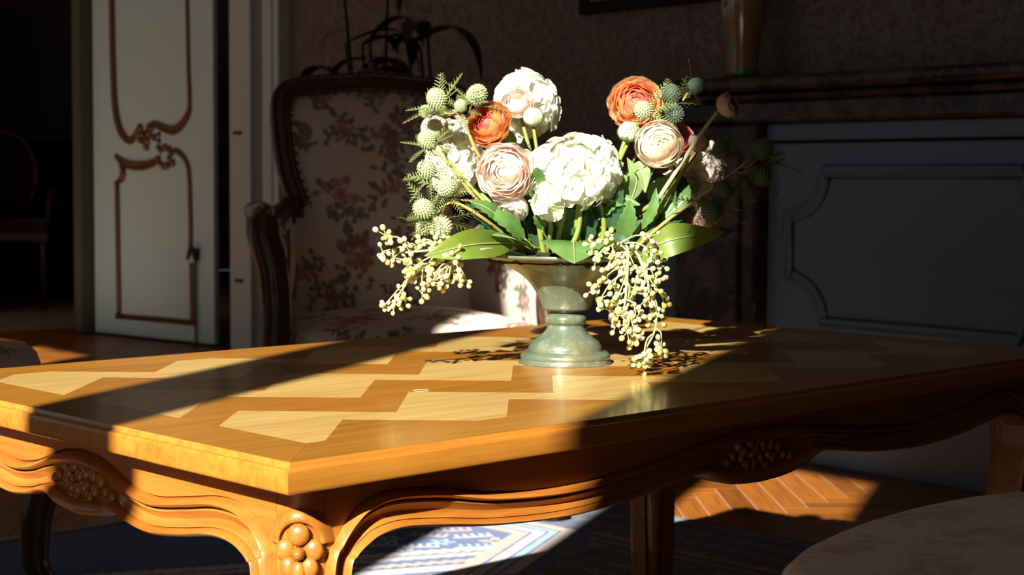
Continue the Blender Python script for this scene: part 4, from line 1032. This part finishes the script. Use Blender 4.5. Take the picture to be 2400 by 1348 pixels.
bud('round green and white bud before the tall hydrangea', P(1250, 274, 1.99), .0125, (0, -.4, 1), M_bud, M_budg, 31)
bud('white bud with green sepals under the peach orange ranunculus', P(1474, 309, 1.965), .0135, (.0, -.3, 1), M_bud, M_leafl, 32)
ranunculus('pink bud on a long arching stem at the far upper right', P(1707, 247, 1.96), .0150, (.72, -.45, .35), 6, [M_du, M_du, M_du], 33, [P(1480, 560, 1.98), P(1560, 440, 1.955), P(1640, 318, 1.955)], 14, 62, 3, .05, False, M_stemp, 'ranunculus_bud', .04, 'ranunculus buds in the urn')
ranunculus('small pink bud beside the cream ranunculus', P(1638, 334, 1.975), .0125, (.2, -.25, 1), 5, [M_du, M_du], 34, [P(1500, 560, 1.99), P(1570, 450, 1.97)], 10, 52, 3, .04, False, M_stemo, 'ranunculus_bud', .03, 'ranunculus buds in the urn')
bud('tall white bud with a green sepal at the left of the bouquet', P(1018, 300, 2.01), .0170, (-.25, -.2, 1), M_bud, M_budg, 35, [P(1180, 520, 2.0), P(1070, 400, 2.02)])

# ---- thistles
def thistlemesh(mat, seed):
    b = MB(); n = 150; ga_ = PI*(3-math.sqrt(5)); b.ball((0, 0, 0), (.0092, .0092, .0108), 14, 10)
    for i in range(n):
        z = 1-2*(i+.5)/n; rr = math.sqrt(1-z*z); d = Vector((rr*math.cos(ga_*i), rr*math.sin(ga_*i), z))
        if z < -.85: continue
        p = Vector((d.x*.0096, d.y*.0096, d.z*.0113)); t = d.orthogonal().normalized(); s_ = d.cross(t); q = .00115
        b.add([p-d*.0006+t*q, p-d*.0006+s_*q, p-d*.0006-t*q, p-d*.0006-s_*q, p+d*.0016], [(0, 1, 4), (1, 2, 4), (2, 3, 4), (3, 0, 4)])
    return b.me('head', mat, False)
TH_L, TH_D = thistlemesh(M_this, 1), thistlemesh(M_thisd, 2)
def bractmesh(mat): return pinnate(Vector((0, 0, 0)), Vector((.020, 0, .007)), Vector((.043, 0, .012)), .0095, (0, 0, 1), mat, 7)
BR_L, BR_D = bractmesh(M_bract), bractmesh(M_bractd); BR_L.name = BR_D.name = 'bract'
def thistle(label, stem, heads, dark, seed, sm):
    r_ = random.Random(seed); base = base_for(heads[0][0], .4); root = thing('thistle_spray', label, 'thistle', base, 0, 'thistle sprays in the urn')
    _, sp = stemto(root, [base]+stem, .0026, .0016, sm, 'stem', 26)
    for (p, s_, d) in heads:
        d = Vector(d).normalized(); hb = p-d*.0105*s_; i = min(range(len(sp)), key=lambda k: (sp[k]-hb).length+ (0 if sp[k].z < hb.z+.01 else .02)); j = max(0, i-2)
        stemto(root, [sp[j], sp[j].lerp(hb, .55)+Vector((0, 0, -.004)), hb], .0013, .0011, sm, 'side_stem', 8)
        M = Matrix.Translation(p) @ zto(d, r_.uniform(0, 6)) @ Matrix.Scale(s_, 4); h = put(root, 'head', TH_D if dark else TH_L, M)
        for k in range(6):
            Mb = M @ Matrix.Translation((0, 0, -.0100)) @ Matrix.Rotation(2*PI*k/6+r_.uniform(-.3, .3), 4, 'Z') @ Matrix.Rotation(r_.uniform(-.35, .45), 4, 'Y') @ Matrix.Scale(r_.uniform(.75, 1.15), 4)
            put(root, 'bract', BR_D if dark else BR_L, Mb, h)
    return root
thistle('green thistle spray rising at the upper left of the bouquet', [P(1230, 520, 1.99), P(1125, 370, 1.95), P(1088, 285, 1.95), P(1062, 258, 1.95)],
    [(P(1023, 232, 1.945), 1.15, (-.3, -.3, .8)), (P(1080, 248, 1.94), .75, (0, -.8, .5)), (P(1117, 224, 1.955), 1.2, (.5, -.3, .8)), (P(1000, 262, 1.97), .8, (-.9, -.1, .2))], False, 41, M_stemo)
thistle('green thistle spray hanging down the left side of the bouquet', [P(1215, 560, 1.97), P(1120, 470, 1.93), P(1060, 395, 1.925), P(1018, 350, 1.925)],
    [(P(1000, 328, 1.92), 1.0, (-.3, -.3, .8)), (P(1000, 397, 1.915), 1.05, (-.5, -.5, .6)), (P(1049, 440, 1.91), 1.1, (.1, -.7, .5))], False, 42, M_stemo)
thistle('green thistle spray just above the left berries', [P(1210, 575, 1.965), P(1130, 510, 1.925), P(1065, 475, 1.92), P(1030, 490, 1.915)],
    [(P(993, 490, 1.91), 1.15, (-.6, -.5, .3)), (P(1036, 530, 1.905), 1.15, (.2, -.5, -.6)), (P(995, 530, 1.92), 1.0, (-.3, -.4, -.8))], False, 43, M_stemo)
thistle('green thistle sprig in front of the peach orange ranunculus', [P(1420, 540, 2.0), P(1470, 400, 2.0), P(1540, 300, 1.975), P(1545, 262, 1.965)],
    [(P(1508, 258, 1.955), 1.05, (-.3, -.7, .3))], False, 44, M_stem)
thistle('shade-toned thistle spray beside the peach orange ranunculus', [P(1440, 560, 2.02), P(1530, 400, 2.03), P(1560, 300, 1.99), P(1575, 250, 1.98)],
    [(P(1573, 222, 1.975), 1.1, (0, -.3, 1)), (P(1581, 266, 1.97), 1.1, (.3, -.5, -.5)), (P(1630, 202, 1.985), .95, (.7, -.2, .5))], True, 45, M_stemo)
thistle('shade-toned thistle spray reaching out to the right over the table', [P(1475, 592, 1.95), P(1560, 520, 1.935), P(1640, 462, 1.93), P(1700, 420, 1.93), P(1757, 372, 1.93)],
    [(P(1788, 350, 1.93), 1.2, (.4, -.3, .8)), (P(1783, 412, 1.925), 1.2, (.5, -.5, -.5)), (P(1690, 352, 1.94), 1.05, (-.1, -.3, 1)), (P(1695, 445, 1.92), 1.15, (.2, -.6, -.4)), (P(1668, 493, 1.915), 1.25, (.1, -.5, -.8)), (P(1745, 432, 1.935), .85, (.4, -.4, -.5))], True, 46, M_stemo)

# ---- berry sprays
BERM = [MB().ball((0, 0, 0), (.0031, .0031, .0035), 8, 6).me('berry', m) for m in M_ber]
def berries(label, stem, clusters, seed, nb=7):
    r_ = random.Random(seed); base = base_for(stem[0], .5); root = thing('berry_spray', label, 'berry spray', base, 0, 'berry sprays trailing over the urn')
    _, sp = stemto(root, [base]+stem, .0022, .0012, M_stemp, 'stem', 24)
    tw = MB()
    for ci, c in enumerate(clusters):
        i = min(range(len(sp)), key=lambda k: (sp[k]-c).length + (0 if sp[k].z > c.z-.004 else .03)); j = max(int(len(sp)*.45), i-3); s0 = sp[j]
        m_ = s0.lerp(c, .5)+Vector((r_.uniform(-.004, .004), -.004, .006)); p = bez([s0, m_, c], 8); tw.tube(p, [.0011, .0008], 5, False)
        pts = []
        for k in range(nb+1+r_.randrange(-1, 2)):
            for tr_ in range(30):
                q = c+Vector((r_.gauss(0, 1), r_.gauss(0, .8), r_.gauss(0, 1)))*.0052
                if all((q-o_).length > .0050 for o_ in pts): break
            pts.append(q); tw.tube([c, q], [.0007, .0006], 4, False)
            wsel = r_.random(); me = BERM[0 if wsel < .62 else (1 if wsel < .85 else 2)]
            put(root, 'berry', me, Matrix.Translation(q) @ zto((q-c).normalized() if (q-c).length > 1e-5 else (0, 0, 1)) @ Matrix.Scale(r_.uniform(.82, 1.15), 4))
    put(root, 'twigs', tw.me('twigs', M_stemp), ID)
    return root
def PL(lst, Y, seed=0):
    r_ = random.Random(seed); return [P(x, y, Y+r_.uniform(-.014, .014)) for x, y in lst]
berries('pale berry spray reaching far left over the urn rim', [P(1190, 590, 1.955), P(1110, 570, 1.90), P(1020, 585, 1.885), P(950, 592, 1.88)],
    PL([(905, 553), (897, 590), (922, 604), (952, 577), (990, 566), (1020, 560), (1060, 566), (958, 612)], 1.88, 1), 51, 6)
berries('pale berry spray drooping down on the left of the urn', [P(1190, 595, 1.95), P(1120, 580, 1.885), P(1050, 600, 1.875), P(975, 640, 1.87), P(935, 690, 1.868)],
    PL([(902, 715), (925, 712), (945, 700), (962, 632), (990, 690), (968, 650), (1000, 625), (1030, 600)], 1.87, 2), 52, 6)
berries('pale berry spray hanging close to the left of the bowl', [P(1195, 590, 1.945), P(1130, 585, 1.88), P(1070, 605, 1.872), P(1045, 640, 1.87)],
    PL([(1020, 640), (1045, 625), (1030, 662), (1050, 665), (1092, 655), (1062, 600), (1010, 660), (1060, 640)], 1.868, 3), 53, 6)
berries('pale berry spray with raised tips at the right of the bowl', [P(1440, 590, 1.93), P(1450, 570, 1.885), P(1440, 580, 1.875)],
    PL([(1392, 572), (1425, 558), (1400, 598), (1440, 600), (1520, 557), (1535, 590), (1545, 618), (1470, 590)], 1.875, 4), 54, 6)
berries('dense pale berry spray hanging in front of the right of the bowl', [P(1450, 590, 1.93), P(1470, 580, 1.875), P(1470, 640, 1.862), P(1465, 720, 1.86), P(1462, 765, 1.86)],
    PL([(1420, 632), (1455, 628), (1490, 630), (1398, 672), (1435, 668), (1475, 672), (1408, 700), (1445, 705), (1430, 728), (1470, 712), (1445, 762), (1470, 778), (1492, 790), (1458, 740), (1490, 745)], 1.862, 5), 55, 8)
berries('pale berry spray trailing furthest down at the right of the bowl', [P(1460, 592, 1.935), P(1490, 590, 1.88), P(1515, 650, 1.865), P(1535, 720, 1.862), P(1536, 770, 1.862), P(1515, 815, 1.862)],
    PL([(1515, 625), (1535, 655), (1508, 665), (1540, 682), (1515, 700), (1558, 712), (1545, 738), (1520, 745), (1508, 835), (1503, 852), (1550, 815), (1488, 690)], 1.864, 6), 56, 7)

# ---- broad leaves round the rim
def broad(label, p0, pm_, p1, w_, hint, mat, fold=.12, wave=.04, teeth=0):
    root = thing('broad_leaf', label, 'leaf', base_for(p0, .3), 0, 'broad leaves round the urn rim')
    stemto(root, [root.location.copy(), root.location.lerp(p0, .5)+Vector((0, 0, .006)), p0], .0018, .0014, M_stem)
    put(root, 'blade', leafgeo(p0, pm_, p1, w_, hint, mat, teeth, fold, 30, wave, 'blade'), ID)
    put(root, 'midrib', MB().tube([q+Vector(hint).normalized()*.0002 for q in bez([p0, pm_, p1], 20)], [.0011, .0003], 5).me('midrib', M_stemp), ID)
    return root
broad('olive broad leaf reaching left over the urn rim', P(1205, 570, 1.955), P(1105, 574, 1.870), P(995, 600, 1.850), .0185, (.1, -.95, .25), M_leafb)
broad('narrow green leaf lying along the left rim', P(1250, 580, 1.96), P(1190, 556, 1.925), P(1100, 545, 1.90), .010, (0, -.35, .95), M_leaf)
broad('pointed green leaf folding forward over the front rim', P(1345, 566, 1.965), P(1345, 568, 1.91), P(1347, 617, 1.872), .040, (0, -.45, .9), M_leaf, .02, .02)
broad('broad yellow green leaf reaching right over the urn rim', P(1470, 606, 1.965), P(1575, 562, 1.935), P(1700, 545, 1.97), .020, (-.05, -.95, .25), M_leafb)
broad('dark leaf behind the right broad leaf', P(1500, 590, 2.03), P(1610, 555, 2.05), P(1722, 540, 2.08), .022, (0, -.7, .7), M_leafd)
broad('pale leaf standing right of the front hydrangea', P(1480, 470, 1.97), P(1492, 420, 1.955), P(1470, 370, 1.95), .009, (.1, -1, .1), M_leafl)
broad('pale leaf bending down beside the front hydrangea', P(1480, 400, 1.96), P(1505, 400, 1.945), P(1512, 452, 1.94), .010, (.3, -1, .2), M_leafl)
broad('pale lobed leaf peeping over the front hydrangea', P(1415, 400, 2.01), P(1412, 360, 2.005), P(1408, 322, 2.0), .016, (0, -1, .2), M_leafl, .1, .04, 6)
broad('pale leaf between the blush ranunculus and the front hydrangea', P(1262, 420, 2.0), P(1245, 385, 1.99), P(1212, 345, 1.99), .015, (0, -1, .2), M_leafl, .1, .04, 7)
broad('pale lobed leaf standing behind the right of the front hydrangea', P(1450, 420, 2.0), P(1440, 375, 1.995), P(1425, 335, 1.99), .010, (.2, -1, .2), M_leafl, .1, .05, 5)
broad('pale lobed leaf below the white bud', P(1490, 470, 1.985), P(1465, 435, 1.975), P(1450, 400, 1.97), .011, (-.2, -1, .2), M_leafl, .1, .05, 5)
broad('yellow green leaf behind the cream ranunculus stem', P(1530, 480, 2.0), P(1545, 445, 2.0), P(1570, 410, 2.0), .014, (0, -1, .2), M_leafl, .1, .05, 5)
broad('narrow serrated leaf crossing the left thistle stems', P(1190, 530, 1.95), P(1145, 490, 1.925), P(1098, 470, 1.915), .009, (0, -.9, .4), M_leaf, .15, .05, 6)
broad('green leaf under the orange ranunculus', P(1200, 350, 2.01), P(1195, 325, 2.005), P(1185, 298, 2.0), .008, (0, -1, .1), M_leaf)
dl = [((1195, 560, 1.955), (1135, 505, 1.935), (1085, 465, 1.93), .013, M_leafd), ((1200, 570, 1.96), (1150, 530, 1.94), (1100, 560, 1.93), .010, M_leafd), ((1230, 560, 1.955), (1190, 520, 1.935), (1130, 488, 1.93), .012, M_leaf),
      ((1450, 570, 1.955), (1470, 520, 1.935), (1478, 470, 1.93), .012, M_leaf), ((1460, 560, 1.99), (1530, 520, 1.98), (1600, 515, 1.99), .014, M_leafd), ((1430, 540, 1.97), (1440, 490, 1.96), (1460, 440, 1.95), .012, M_leafd),
      ((1400, 590, 1.93), (1440, 560, 1.90), (1500, 600, 1.885), .008, M_leafd), ((1500, 540, 1.96), (1530, 490, 1.95), (1538, 440, 1.95), .007, M_leaf), ((1550, 520, 1.98), (1600, 470, 1.98), (1615, 430, 1.99), .008, M_leaf), ((1270, 540, 1.95), (1265, 500, 1.935), (1255, 440, 1.93), .009, M_leaf), ((1380, 520, 1.97), (1440, 470, 1.96), (1500, 480, 1.955), .012, M_leaf)]
dn = ['left of the drooping pink ranunculus', 'just above the left broad leaf', 'under the blush ranunculus', 'standing over the right berries', 'pointing right above the right broad leaf', 'in the shade of the front hydrangea', 'curling out over the right berries', 'under the cream ranunculus', 'below the right hydrangea', 'left of the drooping hydrangea sprig', 'right of the front hydrangea stalk']
for (a, m_, c, w_, mt), t_ in zip(dl, dn):
    root = thing('toothed_leaf', 'small toothed green leaf '+t_, 'leaf', base_for(P(*a), .3), 0, 'toothed leaves inside the bouquet')
    stemto(root, [root.location.copy(), root.location.lerp(P(*a), .5)+Vector((0, 0, .004)), P(*a)], .0014, .0011, M_stem)
    put(root, 'blade', leafgeo(P(*a), P(*m_), P(*c), w_, (0, -.85, .5), mt, 6, .15, 28, .05, 'blade'), ID)
# filler foliage deep inside, and bare green stalks
for i in range(16):
    a = i/16*2*PI; d = Vector((math.cos(a), math.sin(a)*.7, 0)); p0 = VC+d*.03; p0.z = VZ-.01; p1 = VC+d*random.uniform(.07, .12); p1.z = VZ+random.uniform(.03, .085)
    root = thing('filler_leaf', 'dark filler leaf low inside the bouquet above the moss', 'leaf', p0, 0, 'dark filler leaves in the urn')
    put(root, 'blade', leafgeo(p0, p0.lerp(p1, .5)+Vector((0, 0, .02)), p1, .015, (d.x*.4, d.y*.4-.4, .8), M_leafd, 6, .15, 20, .05, 'blade'), ID)
for i, (x0_, x1_, yt, Y_) in enumerate(((1300, 1330, 470, 1.96), (1330, 1362, 480, 1.95), (1365, 1357, 470, 1.955), (1400, 1410, 480, 1.96), (1275, 1258, 480, 1.96), (1385, 1425, 470, 1.97))):
    p0 = P(x0_ if i != 2 else 1362, 600, Y_+.02); p1 = P(x1_, yt, Y_)
    root = thing('flower_stalk', 'bare green stalk, '+('second from the left', 'fourth from the left', 'third from the left', 'fifth from the left', 'leftmost', 'rightmost')[i]+' below the front hydrangea', 'stalk', p0, 0, 'green stalks under the front hydrangea')
    stemto(root, [p0, p0.lerp(p1, .5)+Vector((random.uniform(-.006, .006), 0, 0)), p1], .0036, .0030, M_stem)
